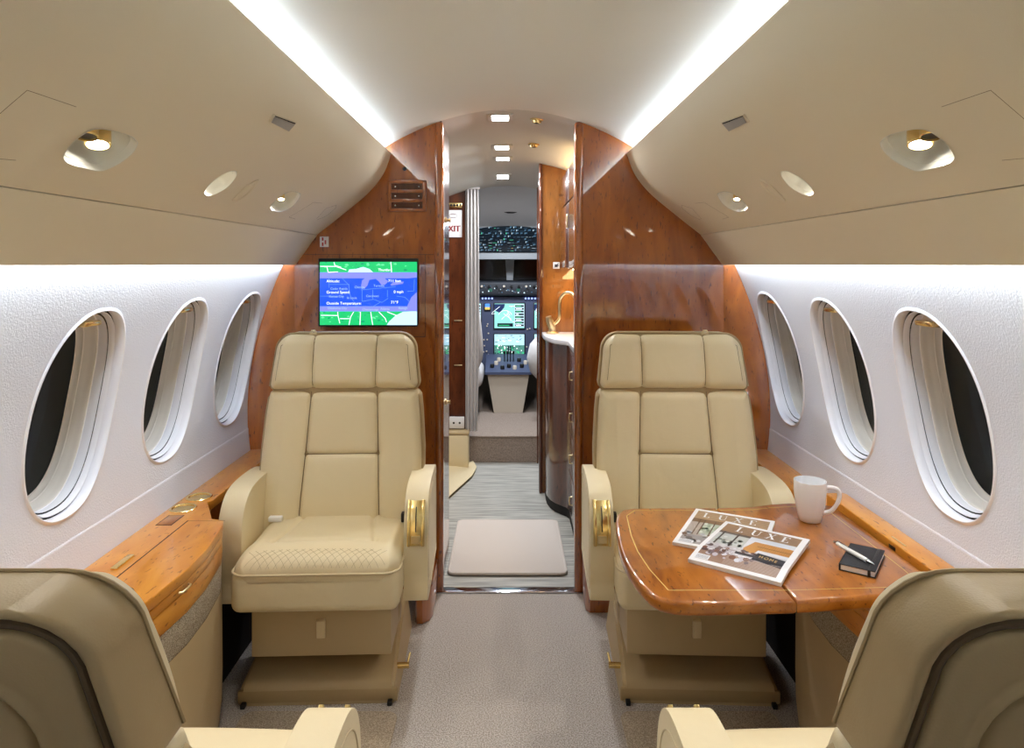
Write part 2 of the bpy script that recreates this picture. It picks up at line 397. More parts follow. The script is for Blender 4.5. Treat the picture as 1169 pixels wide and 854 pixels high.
# ---- overhead panels with recessed pods
POD1 = [(85,190),(100,160),(140,115),(200,75),(250,66),(310,75),(380,95),(412,120),(412,140),(390,175),(340,215),(280,245),(240,252),(170,238),(110,220),(90,205)]
POD2 = [(714,345),(730,320),(770,285),(820,258),(850,253),(858,262),(850,285),(815,325),(770,352),(735,363),(716,357)]
POD4 = [(1008,410),(1030,385),(1070,355),(1105,345),(1135,350),(1140,362),(1120,395),(1090,420),(1050,435),(1020,430),(1007,420)]
POD3 = [(838,382),(860,355),(900,318),(945,293),(955,295),(935,325),(900,360),(860,385),(845,390)]
def podpoly(pp):
    q = np.array([pix_bin(50+x/3.897, 130+y/3.897) for x, y in pp]); return resample(q, 64)
PH = [podpoly(p) for p in (POD1, POD2, POD4, POD3)]
holes = PH[:3]
for s, side in ((-1, 'left'), (1, 'right')):
    tv = 'above the television side' if s < 0 else 'above the table side'
    fm = lambda y, t, s=s: (s*binp(t)[0], y, binp(t)[1])
    mb = MB(); t_a, t_b = min(h[:, 1].min() for h in holes)-.02, max(h[:, 1].max() for h in holes)+.02
    spans = []
    for h in holes: spans.append((h[:, 0].min()-.025, h[:, 0].max()+.025))
    cuts = [AFT]+[c for sp in spans for c in sp]+[BY]
    tl = np.linspace(t_a, t_b, 16)
    for k in range(len(cuts)-1):
        if k % 2 == 0: mb.grid(np.array([[fm(y, t) for t in tl] for y in np.linspace(cuts[k], cuts[k+1], 8)]))
        else: hole_bay(mb, cuts[k], cuts[k+1], t_a, t_b, holes[k//2], fm)
    for a, b, n in ((0, t_a, 20), (t_b, TU, 10)):
        mb.grid(np.array([[fm(y, t) for t in np.linspace(a, b, n)] for y in np.linspace(AFT, BY, 24)]))
    # rolled top lip and hidden back of the panel (cove)
    lipp = [(.471, 1.753), (.473, 1.7575), (.478, 1.759), (.483, 1.757), (.486, 1.750), (.492, 1.722), (.56, 1.70), (.66, 1.672)]
    mb.grid(np.array([[(s*x, y, z) for x, z in lipp] for y in (AFT, BY)]))
    # dark shadow gap at the crease
    struct(mb.build('trim_%d' % (3 if s < 0 else 4), 'bin', ang=30), 'beige overhead service panel %s with recessed reading lights' % tv, 'overhead panel')
    struct(MB().grid(np.array([[(s*x, y, z) for x, z in [(.7725, 1.4295)]+list(map(tuple, BINL))] for y in np.linspace(AFT, BY, 12)])).build('trim_%d' % (5 if s < 0 else 6), 'bin'),
           'plain beige valance strip %s, over the wall light' % tv, 'valance')
    struct(MB().box((s*.7725, AFT, 1.424), (s*.778, BY, 1.436)).build('trim_%d' % (7 if s < 0 else 8), 'dark'), 'thin dark joint along the overhead panel %s' % tv, 'trim')
    struct(MB().grid(np.array([[(s*x, y, z) for x, z in ((.866, 1.3085), (.84, 1.345), (.84, 1.45), (.95, 1.46))] for y in (AFT, BY)])).build('trim_%d' % (9 if s < 0 else 10), 'bin'), 'hidden channel above the wall light strip %s' % tv, 'trim')
    # LED strips
    st = MB(); st.add([(s*.503, AFT+.02, 1.727), (s*.503, BY-.01, 1.727), (s*.519, BY-.01, 1.738), (s*.519, AFT+.02, 1.738)], [[0, 1, 2, 3]])
    o = st.build('led_strip', 'led', recalc=False); tag(o, 'cove light strip hidden behind the overhead panel %s' % tv, 'light strip')
    st = MB(); st.add([(s*.848, AFT+.02, 1.358), (s*.848, BY-.01, 1.358), (s*.866, BY-.01, 1.352), (s*.866, AFT+.02, 1.352)], [[0, 1, 2, 3]])
    o = st.build('led_strip', 'led2', recalc=False); tag(o, 'wall wash light strip tucked under the valance %s' % tv, 'light strip')
    # pods
    def podring(h, sc, d):
        c = h.mean(axis=0); out = []
        for p in h:
            y, t = c+(p-c)*sc; x, z = binp(t); n = binn(t); out.append((s*(x+n[0]*d), y, z+n[1]*d))
        return out
    def podpt(y, t, d):
        x, z = binp(t); n = binn(t); return Vector((s*(x+n[0]*d), y, z+n[1]*d))
    names = ['large recessed twin reading light nearest the viewer', 'lit oval recessed lamp, middle of the row', 'small recessed brass lamp nearest the bulkhead']
    for k, h in enumerate(holes):
        c = h.mean(axis=0); o = thing('reading_light', podpt(c[0], c[1], 0), '%s, overhead panel %s' % (names[k], tv.replace('above ', 'on ')), 'reading light', 'reading lights in the overhead panels')
        org = Vector(o.location)
        def loc(R): return [[Vector(p)-org for p in r] for r in R]
        dd = 1.0 if k == 0 else .75
        MB().rings(loc([podring(h, 1.02, -.0012), podring(h, .99, -.001), podring(h, .965, .008*dd), podring(h, .93, .012*dd), podring(h, .915, .0115*dd), podring(h, .86, .028*dd), podring(h, .74, .048*dd), podring(h, .5, .062*dd), podring(h, .02, .066*dd)]), cap=True).build('dish', 'pod', o, ang=60)
        def lamp(dy, dt, r, lit, nm, depth0=.062, depth1=.018):
            n = Vector((s*binn(c[1])[0], 0, binn(c[1])[1]))
            ax = Vector((-s*.20, -.30, -1)).normalized()
            b = podpt(c[0]+dy, c[1]+dt, depth0)-org; q = ax.to_track_quat('Z', 'Y').to_matrix()
            hgt = depth0-depth1
            p = MB().lathe([(r*.7, -.02), (r*.95, 0), (r*1.02, hgt*.25), (r*1.02, hgt*.75), (r*.98, hgt), (r*.84, hgt+.001), (r*.80, hgt-.003)], 28, b, q).build(nm, 'brass', o, ang=35)
            MB().lathe([(r*.82, hgt-.003), (.0001, hgt-.0035)], 28, b, q).build('lens' if lit else 'outlet', 'lens' if lit else 'black', p)
            if lit:
                L = bpy.data.lights.new('reading_lamp', 'SPOT'); L.energy = 6; L.color = (1, .95, .86); L.spot_size = 1.9; L.spot_blend = .8; L.shadow_soft_size = .012
                lo = bpy.data.objects.new('lamp_glow', L); C.objects.link(lo); lo.parent = o
                lo.location = b+ax*(hgt+.004); lo.rotation_euler = (-ax).to_track_quat('Z', 'Y').to_euler()
        if k == 0:
            lamp(.010, -.020, .020, True, 'lamp_barrel', .046, .004); lamp(-.026, -.024, .017, False, 'air_nozzle', .044, .008)
        elif k == 1:
            lamp(.004, -.022, .012, True, 'lamp_barrel', .046, .022)
        else:
            lamp(.006, -.012, .011, True, 'lamp_barrel', .045, .008)
    h = PH[3]; c = h.mean(axis=0)
    o = MB().rings([podring(h, 1.0, -.0005), podring(h, .97, -.003), podring(h, .85, -.002), podring(h, .8, .0), podring(h, .3, -.004), podring(h, .02, -.0045)], cap=True).build('closed_vent', 'bin', ang=60)
    tag(o, 'closed oval beige cover beside the lit oval lamp %s' % tv, 'vent cover')
    # speaker grill
    gq = np.array([pix_bin(*p) for p in ((311.7, 130), (338.7, 140), (329.7, 150.5), (306.6, 139))]); gc = gq.mean(axis=0)
    o = thing('speaker_grill', podpt(gc[0], gc[1], 0), 'small grey square speaker grill on the panel %s' % tv, 'speaker', 'overhead speakers')
    org = Vector(o.location)
    def slabq(qd, d0, d1, nm, m, par):
        a, b = [podpt(*q, d0)-org for q in qd], [podpt(*q, d1)-org for q in qd]
        return MB().add(a+b, [[0, 1, 2, 3], [4, 5, 6, 7]]+[[i, (i+1) % 4, 4+(i+1) % 4, 4+i] for i in range(4)]).build(nm, m, par)
    slabq(gq, .004, -.002, 'frame', 'bin', o)
    gi = gc+(gq-gc)*.86
    slabq([gi[0]+(gi[3]-gi[0])*.16, gi[1]+(gi[2]-gi[1])*.16, gi[2], gi[3]], .002, -.0035, 'mesh_screen', 'grill', o)
    slabq([gi[0], gi[1], gi[1]+(gi[2]-gi[1])*.11, gi[0]+(gi[3]-gi[0])*.11], .002, -.0032, 'top_slot', 'dark', o)
    # joint lines of access hatches
    def hatch(pts, nm, label):
        pt = [pix_bin(px, py) for px, py in pts]; full = []
        for a, b in zip(pt, pt[1:]):
            for f in np.linspace(0, 1, 6): full.append(podpt(a[0]+(b[0]-a[0])*f, a[1]+(b[1]-a[1])*f, .0))
        struct(MB().tube(full, .0004, 5).build(nm, 'seam'), label, 'trim')
    hatch([(18, 183), (-40, 178), (-30, 155), (31, 103), (87, 122)], 'trim_%d' % (11 if s < 0 else 12), 'faint outline of the large access hatch %s' % tv)
    hatch([(368, 232), (358, 231), (330, 248), (337, 250)], 'trim_%d' % (13 if s < 0 else 14), 'faint outline of a small hatch near the bulkhead %s' % tv)
    hatch([(361, 250), (372, 238), (384, 234), (383, 238), (372, 247), (362, 251)], 'trim_%d' % (15 if s < 0 else 16), 'faint oval joint near the bulkhead %s' % tv)
# aft end of the cabin
struct(MB().box((-1.1, AFT-.04, -.04), (1.1, AFT, 2.0)).build('wall_aft', 'bin'), 'beige aft cabin wall behind the viewpoint', 'wall')
# ------------------------------------------------------------------ forward bulkheads
OX = .279
def bulk_poly():
    p = [(OX, 0), (.858, 0), (.858, 1.46), (.80, 1.52), (.64, ceil_z(.64)+.01)]
    return p+[(x, ceil_z(x)+.004) for x in np.linspace(.60, OX, 10)]
for s, side in ((-1, 'left'), (1, 'right')):
    pl = [(s*x, z) for x, z in bulk_poly()]
    w = struct(MB().prism(pl, 1, BY, BY+.03).build('wall_front_'+side, 'wood_z'), 'glossy figured wood bulkhead behind the %s' % ('seat under the television' if s < 0 else 'seat at the table'), 'bulkhead')
    MB().prism([(s*.8585, BY+.012), (s*1.07, BY-.022), (s*1.07, BY+.03), (s*.8585, BY+.03)], 2, 0, 1.40).build('corner_panel', 'wood_z', w)
    MB().box((s*OX-.017, BY-.014, 0), (s*OX+.017, BY+.045, 1.879), .010, 4).build('door_post', 'wood_z', w)
    if s < 0: MB().box((-.845, BY-.0012, 1.349), (-.30, BY+.001, 1.3505)).build('joint', 'dark', w); MB().box((-.336, BY-.0012, 1.02), (-.3345, BY+.001, 1.349)).build('joint', 'dark', w); MB().box((-.845, BY-.0012, 1.02), (-.336, BY+.001, 1.0215)).build('joint', 'dark', w)
# television
tvx0, tvz0, tvy = (363-CX)*2.745/F, EYE-(373-HY)*2.745/F, 2.745
tvx1, tvz1 = (477-CX)*2.745/F, EYE-(295-HY)*2.745/F
o = thing('television', ((tvx0+tvx1)/2, BY, tvz0), 'flat screen showing a blue and green flight map on the bulkhead', 'television')
org = Vector(o.location)
b = MB(); b.box((tvx0-org.x, tvy-org.y, 0), (tvx1-org.x, -.001, tvz1-org.z), .004); b.build('bezel', 'black', o)
fw, fh = tvx1-tvx0, tvz1-tvz0
k = fw/(1062-108)
def T(x, y): return ((x-108)*k-fw/2, (732-y)*k)
fl = Flat((0, tvy-org.y, 0), (1, 0, 0), (0, 0, 1), .00025, .0003)
G, B1, LV, WH = emat((20, 170, 96), 1.1), emat((16, 70, 226), 1.15), emat((112, 118, 232), 1.1), emat((240, 246, 250), 1.15)
OC, FA, G2 = emat((176, 216, 246), 1.1), emat((92, 130, 245), 1.1), emat((96, 210, 140), 1.1)
def R_(x0, y0, x1, y1, L, m): fl.poly([T(x0, y1), T(x1, y1), T(x1, y0), T(x0, y0)], L, m)
R_(126, 112, 1054, 716, 0, G)
for i in range(70):
    x, y = rng.uniform(135, 1000), rng.choice([rng.uniform(118, 205), rng.uniform(592, 705)]); r = rng.uniform(4, 20)
    if y > 590 and x > 760-(y-590)*.2: continue
    fl.poly([T(x+r*a*rng.uniform(.6, 1.2), y+r*.6*b_*rng.uniform(.6, 1.2)) for a, b_ in ((-1, -.3), (0, -1), (1, -.2), (.7, .8), (-.6, .9))], 1, [G2, emat((8, 132, 92), 1.1)][i % 2])
fl.poly([T(*p) for p in ((395, 215), (405, 185), (470, 180), (540, 160), (600, 180), (640, 215))], 2, OC)
fl.poly([T(*p) for p in ((765, 716), (790, 680), (850, 625), (920, 590), (1000, 585), (1054, 585), (1054, 716))], 2, OC)
R_(126, 212, 1054, 585, 3, LV); R_(126, 270, 960, 536, 4, B1)
fl.poly([T(*p) for p in ((960, 270), (1054, 262), (1054, 400), (1000, 450), (960, 536))], 4, B1)
for pg in (((520, 345), (530, 290), (570, 258), (640, 245), (740, 262), (780, 300), (750, 330), (715, 335), (690, 300), (660, 275), (600, 285), (580, 340), (550, 372)),
           ((800, 330), (830, 305), (930, 300), (920, 322), (810, 340)), ((360, 245), (540, 240), (500, 225), (400, 222))):
    fl.poly([T(*p) for p in pg], 5, LV)
def LN(pts, w, m, L=6): fl.line([T(*p) for p in pts], w*k, L, m)
for pts in (((195, 155), (205, 210)), ((130, 155), (280, 156), (380, 190)), ((262, 115), (270, 145), (330, 165)), ((805, 112), (812, 212)), ((135, 622), (300, 625), (318, 700)), ((320, 655), (410, 655)), ((450, 590), (420, 640), (405, 716)), ((515, 590), (510, 716)), ((612, 590), (632, 716)), ((690, 590), (750, 650), (765, 690)), ((770, 590), (860, 625)), ((297, 590), (300, 625)), ((205, 212), (300, 208))):
    LN(pts, 6, WH)
for pts in (((345, 275), (405, 335), (410, 420), (480, 540)), ((410, 328), (215, 328)), ((210, 215), (215, 360)), ((520, 380), (850, 350)), ((530, 380), (530, 490), (640, 470), (720, 500), (780, 460)), ((632, 380), (632, 470)), ((772, 380), (772, 450)), ((130, 440), (350, 440)), ((130, 540), (960, 540)), ((820, 215), (940, 262)), ((1030, 275), (1025, 390), (960, 395)), ((700, 500), (600, 560)), ((860, 440), (940, 450), (990, 500)), ((355, 240), (345, 275)), ((450, 585), (490, 530))):
    LN(pts, 4, FA)
for t, x, y, sz in (('Altitude:', 190, 308, 36), ('711 feet', 780, 306, 36), ('Ground Speed:', 190, 414, 36), ('0 mph', 832, 410, 36), ('Outside Temperature:', 190, 520, 36), ('71\u00b0F', 805, 512, 38), ('Thunder', 684, 200, 34)):
    p = T(x, y); fl.text(t, p[0], p[1], sz*k*1.02, 7, WH, 1.0)
for t, x, y in (('Chicago', 458, 364), ('Toronto', 640, 350), ('Cedar Rapids', 228, 378), ('Kansas City', 215, 452), ('St Louis', 385, 466), ('Cincinnati', 568, 448), ('Oklahoma City', 200, 564), ('Chattanooga', 532, 576), ('Atlanta', 705, 570), ('Raleigh', 878, 564)):
    p = T(x, y); fl.text(t, p[0], p[1], 30*k, 7, emat((150, 176, 250), 1.1))
fl.build('screen', o)
# vent grille on bulkhead
x0, _, z0 = P(443, 242, BY); x1, _, z1 = P(487, 206, BY)
o = thing('air_vent', ((x0+x1)/2, BY, z0), 'wooden air vent with three slots above the television', 'air vent')
w2, hh = (x1-x0)/2, z1-z0
mb = MB(); bar = .014
sl = (hh-4*bar)/3
mb.box((-w2, -.016, 0), (-w2+.016, -.001, hh), .004).box((w2-.016, -.016, 0), (w2, -.001, hh), .004)
for i in range(4): mb.box((-w2, -.016, i*(bar+sl)), (w2, -.001, i*(bar+sl)+bar), .004)
mb.build('frame', 'wood_z', o)
MB().box((-w2+.012, -.004, .008), (w2-.012, -.0012, hh-.008)).build('backing', 'wood_shaded', o)
for i in range(3):
    for q in (-1, 1): MB().lathe([(.0035, 0), (.003, .003), (.0001, .0035)], 10, (q*(w2-.030), -.004, bar+sl/2+i*(bar+sl)), Matrix.Rotation(math.pi/2, 3, 'X')).build('screw', 'chrome', o)
tag(MB().lathe([(.008, 0), (.008, .006), (.006, .007), (.0001, .005)], 16, P(462, 193, BY-.0005), Matrix.Rotation(math.pi/2, 3, 'X')).build('temperature_sensor', 'black'), 'tiny round dark sensor above the wooden air vent', 'sensor')
x, y, z = P(370.3, 276, BY-.0005)
o = tag(MB().box((x-.018, y-.003, z-.021), (x+.018, y, z+.021), .002).build('placard', 'white'), 'small white placard with red marks on the bulkhead wood', 'sign')
fl = Flat((x, y-.0032, z), (1, 0, 0), (0, 0, 1), .0002, .0001)
RD = pmat((176, 20, 14))
fl.rect(-.009, .004, -.003, .017, 0, RD).rect(-.009, -.017, -.003, -.003, 0, RD).rect(.002, -.010, .008, .006, 0, pmat((186, 84, 92)))
pr = fl.build('printing', o)
# ------------------------------------------------------------------ seats
def dseg(X, Z, a, b):
    a = np.array(a, float); b = np.array(b, float); d = b-a; L = (d@d) or 1
    t = np.clip(((X-a[0])*d[0]+(Z-a[1])*d[1])/L, 0, 1); return np.hypot(X-(a[0]+t*d[0]), Z-(a[1]+t*d[1]))
def dpoly(X, Z, pts):
    return np.min([dseg(X, Z, a, b) for a, b in zip(pts, pts[1:])], axis=0)
def roll(d, r):
    q = np.clip(d/r, 0, 1); return r*(1-np.sqrt(np.clip(1-(1-q)**2, 0, 1)))
def slab(hw, z0, z1, ff, fb, rf, rb, nu=110, nv=90, rct=.05, rcb=.03, seams=(), bseams=(), rail=None):
    """closed upholstered form: outline half-width hw(z) between z0..z1, front face ff, back face fb (y); rolled edges and stitched grooves"""
    v = np.linspace(0, 1, nv); v = .45*v+.55*(.5-.5*np.cos(np.pi*v)); z = z0+(z1-z0)*v
    u = np.linspace(-1, 1, nu); u = .5*u+.5*np.sin(u*np.pi/2)
    w = np.array([hw(t) for t in z])
    def cor(w, d, r): return np.where(d < r, w-r+np.sqrt(np.clip(r*r-(r-d)**2, 0, None)), w)
    w = cor(w, z1-z, rct); w = cor(w, z-z0, rcb)
    X = u[:, None]*w[None, :]; Z = np.repeat(z[None, :], nu, 0)
    dl = np.minimum.reduce([w[None, :]-np.abs(X), np.minimum(Z-z0, z1-Z)*1.0])
    # round distance near corners
    def face(f, r, ss, sgn):
        Y = f(X, Z)+sgn*roll(dl, r)
        for pts, dep, wd in ss:
            D = dpoly(X, Z, pts); Y = Y+sgn*dep*np.exp(-(D/wd)**2)
        return Y
    Yf = face(ff, rf, seams, 1); Yb = face(fb, rb, bseams, -1)
    Fr = np.stack([X, Yf, Z], -1); Bk = np.stack([X, Yb, Z], -1)
    mb = MB(); n = nu*nv
    vs = np.vstack([Fr.reshape(-1, 3), Bk.reshape(-1, 3)]); fs = []
    for i in range(nu-1):
        for j in range(nv-1):
            a = i*nv+j; q = [a, a+nv, a+nv+1, a+1]; fs.append(q); fs.append([n+x for x in q[::-1]])
    bd = [i*nv for i in range(nu)]+[(nu-1)*nv+j for j in range(1, nv)]+[i*nv+nv-1 for i in range(nu-2, -1, -1)]+[j for j in range(nv-2, 0, -1)]
    for a, b in zip(bd, bd[1:]+bd[:1]): fs.append([b, a, n+a, n+b])
    mb.add(vs, fs); return mb
ZI = [.36, .44, .67, .80, .88, .95, 1.0, 1.07]; WI = [.262, .272, .274, .266, .257, .249, .243, .238]
def hwb(z): return float(np.interp(z, ZI, WI))
def make_seat(loc, yaw, m, slope, label, near):
    """m: +1 when the aisle is on local +x. The seat faces local -y."""
    S = thing('cabin_seat', loc, label, 'seat', 'cream leather cabin seats', yaw)
    zk = .974 if near else 1.0
    R = lambda z: (.138 if near else .045)+slope*(np.asarray(z)-.44)
    # base fairing: low wedge with a rolled front lip
    mb = MB()
    pr = [(-.190, 0), (-.190, .040), (-.186, .055), (-.172, .062), (-.160, .064), (.10, .118), (.20, .135), (.26, .130), (.26, 0)]
    b = bmesh.new(); n = len(pr); A, B = [], []
    for y, z in pr:
        tp = .018*(z/.13)
        A.append(b.verts.new((-.235+tp, y, z))); B.append(b.verts.new((.235-tp, y, z)))
    b.faces.new(A); b.faces.new(B[::-1])
    for i in range(n): b.faces.new([A[i], B[i], B[(i+1) % n], A[(i+1) % n]])
    bmesh.ops.recalc_face_normals(b, faces=b.faces[:])
    bmesh.ops.bevel(b, geom=[e for e in b.edges if abs(e.verts[0].co.x-e.verts[1].co.x) < .05 and max(e.verts[0].co.z, e.verts[1].co.z) > .02], offset=.010, segments=3, affect='EDGES', clamp_overlap=True)
    mb.bm(b); base = mb.build('base', 'leather_d', S, ang=50); base.location.x = -m*.014
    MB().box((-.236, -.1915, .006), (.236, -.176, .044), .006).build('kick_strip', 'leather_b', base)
    lv = MB().tube([(m*.225, -.10, .060), (m*.262, -.10, .060)], .009, 12); lv.build('release_knob', 'brass', base)
    MB().tube([(m*.256, -.10, .062), (m*.262, -.075, .085)], .0035, 8).build('release_lever', 'brass', base)
    for q in (-1, 1):
        MB().box((q*.215-.007, -.208, .001), (q*.215+.007, -.180, .014), .002).build('track_foot', 'black', base)
    MB().lathe([(.0001, .128), (.20, .128), (.205, .135), (.205, .165), (.20, .172), (.0001, .172)], 48, (0, .05, 0)).build('swivel_ring', 'leather_d', S)
    MB().box((-.17, -.09, .10), (.17, .16, .33), .01).build('pedestal', 'leather_d', S)
    # drawer under the seat
    dr = MB().box((-.205, -.200, .150), (.205, -.02, .328), .004).build('drawer', 'leather_d', S)
    lp = [(-.001, .262), (-.012, .258), (-.015, .238), (-.011, .208), (-.001, .205)]
    MB().prism([(-.2+y, z) for y, z in lp], 0, -.012, .012, .001).build('pull_tab', 'leather', dr)
    ext = .09 if near else 0
    # seat cushion
    cu = MB().box((-.239, -.292, .318), (.239, .10+ext, .440), .028, 5).build('seat_cushion', 'leather', S, ang=60)
    hwc = lambda q: .238
    y0, y1 = -.292, .12+ext
    def ctop(X, Q):      # height of the cushion's crown
        inn = np.clip((.150+.0*(Q)-np.abs(X))/.02, 0, 1)*np.clip((Q+.165)/.03, 0, 1)
        return .466+.008*(1-(X/.246)**2)+.010*np.exp(-((Q+.20)/.06)**2)+.004*inn
    sm = [([(-.105, .10), (-.152, -.165)], .009, .008), ([(.105, .10), (.152, -.165)], .009, .008), ([(-.152, -.165), (.152, -.165)], .007, .008)]
    sl_ = slab(hwc, y0, y1, lambda X, Z: -ctop(X, Z), lambda X, Z: -.405+0*X, .045, .004, 110, 90, .04, .05, sm)
    sl_.v = [(x, z, -y) for x, y, z in sl_.v]
    top = sl_.build('cushion_top', 'leather', S, ang=70)
    pth = []
    def rr(hx, ya, yb, r, n=8):
        out = []
        for cx, cy, a0 in ((hx-r, yb-r, 0), (-hx+r, yb-r, 90), (-hx+r, ya+r, 180), (hx-r, ya+r, 270)):
            for k in range(n+1):
                a = math.radians(a0+90*k/n); out.append((cx+r*math.cos(a), cy+r*math.sin(a)))
        return out
    MB().tube([(x, y, .432) for x, y in rr(.2395, -.2935, .10+ext, .045)], .0034, 8, True).build('piping', 'piping', cu)
    st = MB()
    def surf(x, y):
        d = min(.238-abs(x), y-y0); return float(ctop(np.array(x), np.array(y)))-float(roll(np.array(max(d, 0)), .045))+.0002
    for k in (() if near else range(-8, 9)):
        for dsg in (-1, 1):
            pts = []
            for q in np.linspace(0, 1, 12):
                x = k*.022+dsg*(q-.5)*.055; y = -.288+.055*q
                if abs(x) < .20: pts.append((x, y, surf(x, y)))
            if len(pts) > 3: st.tube(pts, .0005, 4)
    if not near: st.build('quilting', 'quilt', top)
    # backrest
    def pad(X): return -.012*np.clip((np.abs(X)-.10)/.10, 0, 1)**1.5
    sv = lambda t: .112+(.133-.112)*(.88-t)/(.88-.45)
    vs = [[(q*sv(t), t) for t in (.875, .66, .42)] for q in (-1, 1)]
    sb = [(vs[0], .008, .005), (vs[1], .008, .005), ([(-sv(.668), .668), (sv(.668), .668)], .008, .005), (vs[0], .006, .022), (vs[1], .006, .022), ([(-sv(.668), .668), (sv(.668), .668)], .004, .02)]
    bk = slab(lambda z: hwb(z)-.004, .40, .877, lambda X, Z: R(Z)+pad(X)-.012*np.exp(-((Z-.52)/.12)**2), lambda X, Z: R(Z)+.045, .032, .004, 120, 100, .012, .02, sb).build('backrest', 'leather', S, ang=75)
    sm_ = MB()
    fy = lambda x, z: float(R(z)+pad(np.array(x))-.012*math.exp(-((z-.52)/.12)**2))+.0115
    for q in (-1, 1): MB().tube([(q*sv(t), fy(q*sv(t), t), t) for t in np.linspace(.872, .425, 20)], .0013, 5).build('stitching', 'seam', bk)
    MB().tube([(x, fy(x, .668)-.001, .668) for x in np.linspace(-sv(.668)+.002, sv(.668)-.002, 12)], .0013, 5).build('stitching', 'seam', bk)
    # headrest
    hs = [([(q*.108, .88), (q*.108, 1.07)], .008, .005) for q in (-1, 1)]+[([(q*.108, .88), (q*.108, 1.07)], .005, .02) for q in (-1, 1)]
    hd = slab(lambda z: hwb(z)-.003, .880, 1.066, lambda X, Z: R(Z)-.022+.010*((Z-.97)/.09)**2+pad(X)*.5, lambda X, Z: R(Z)+.040, .036, .004, 110, 60, .055, .022, hs).build('headrest', 'leather', S, ang=75)
    hy = lambda x, z: float(R(z)-.022+.010*((z-.97)/.09)**2+pad(np.array(x))*.5)+float(roll(np.array(min(z-.88, 1.066-z)), .036))
    for q in (-1, 1):
        MB().tube([(q*.108, hy(.108, t)+.0115, t) for t in np.linspace(.884, 1.062, 16)], .0013, 5).build('stitching', 'seam', hd)
        pp = [(q*(hwb(t)-.024), hy(.22, t)+.0036, t) for t in np.linspace(.895, 1.03, 14)]
        pp += [(q*(hwb(1.03)-.024-.045*f), hy(.18, 1.03+.022*math.sin(f*1.57))+.0006, 1.03+.016*math.sin(f*1.57)) for f in np.linspace(.2, 1, 6)]
        MB().tube(pp, .0009, 5).build('stitching', 'seam', hd)
    hk = MB().box((-.014, -.006, 0), (.014, .006, .010), .003).tube([(-.010, 0, .006), (-.004, -.004, .016), (.006, -.004, .016), (.011, 0, .008)], .0032, 8)
    hko = hk.build('coat_hook', 'gold', S); hko.location = (-m*.118, float(R(1.06))+.02, 1.062)
    # rear shell
    def rear(X, Z): return R(Z)+.145-.045*np.clip((Z-.6)/.45, 0, 1)-.022*(X/.26)**2
    def inset(d, ztop, rc, zb=.44):
        half = [(hwb(t)-d, t) for t in np.linspace(zb, ztop-rc, 8)]
        w_ = half[-1][0]
        half += [(w_-rc+rc*math.cos(t), ztop-rc+rc*math.sin(t)) for t in np.linspace(.2, math.pi/2, 7)]
        return [(-x, z) for x, z in half]+[(x, z) for x, z in half[::-1]]
    g1, g2 = inset(.017, 1.056, .056), inset(.058, 1.020, .080)
    g3 = inset(.064, 1.014, .077)
    bs = [(g1, .020, .0042), (g1, .004, .009), (g2, -.008, .0045), (g3, .012, .005)]
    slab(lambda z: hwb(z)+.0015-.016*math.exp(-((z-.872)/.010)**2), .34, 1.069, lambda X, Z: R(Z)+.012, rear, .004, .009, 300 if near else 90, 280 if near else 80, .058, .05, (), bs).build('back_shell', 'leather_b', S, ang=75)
    MB().tube([(x, float(rear(np.array(x), np.array(z)))-.006, z) for x, z in inset(.0155, 1.0575, .057)], .0038, 8).build('rear_seam', 'seam_d', S)
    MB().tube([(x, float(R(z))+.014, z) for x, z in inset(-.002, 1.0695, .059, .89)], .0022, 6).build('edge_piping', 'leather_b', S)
    # armrests
    ap = [(-.160, .292), (-.176, .36), (-.182, .46), (-.176, .525), (-.155, .572), (-.120, .602), (-.07, .617), (.02, .620), (.14, .612), (.20, .595), (.215, .55), (.215, .32), (.19, .292)]
    app = catmull_closed(np.array([(y if y < .1 else y+ext, z) for y, z in ap]), 4)
    for q in (-1, 1):
        ao = .012 if near else 0
        xa, xb = (.240+ao, .312+ao) if q > 0 else (-.312-ao, -.240-ao)
        am = MB().prism([tuple(p) for p in app], 0, xa, xb, .022, 5).build('armrest', 'leather', S, ang=60)
        inset = [(y*.88+.002, .45+(z-.45)*.84) for y, z in app]
        MB().tube([(q*(.3122+ao), y, z) for y, z in inset], .0016, 6, True).build('seam', 'piping', am)
        if q == m:
            cpl = [(.625, -.108), (.59, -.150), (.54, -.178), (.505, -.184)]
            xm = q*(.276+ao)
            # brass control: frame with raised cheeks following the curved front of the arm
            pa = catmull([(-.140, .586), (-.162, .560), (-.178, .515), (-.1825, .465)], 5)
            def offs(pth, d):
                out = []
                for i in range(len(pth)):
                    a = pth[max(i-1, 0)]; c = pth[min(i+1, len(pth)-1)]; t = c-a; t = t/np.linalg.norm(t); nn = np.array([t[1], -t[0]])
                    if nn[0] > 0: nn = -nn
                    out.append(pth[i]+nn*d)
                return np.array(out)
            def strip(x0, x1, lo, hi, nm, mt, par, sub=None):
                pth = pa if sub is None else pa[sub[0]:sub[1]]
                A_, B_ = offs(pth, lo), offs(pth, hi); poly = [tuple(p) for p in A_]+[tuple(p) for p in B_[::-1]]
                return MB().prism(poly, 0, x0, x1, .0012).build(nm, mt, par)
            ct = strip(xm-.020, xm+.020, -.008, .0025, 'control_plate', 'brass', am)
            strip(xm-.026, xm-.017, -.008, .0075, 'control_cheek', 'brass', ct); strip(xm+.017, xm+.026, -.008, .0075, 'control_cheek', 'brass', ct)
            strip(xm-.002, xm+.002, -.001, .0032, 'control_slot', 'black', ct, (3, 12))
            strip(xm-.013, xm+.013, 0, .011, 'control_slider', 'gold', ct, (12, 15))
    # belt ends
    bkx = MB().box((-m*.200-.022, .012, .470), (-m*.200+.022, .034, .486), .004).build('belt_tongue', 'white', S)
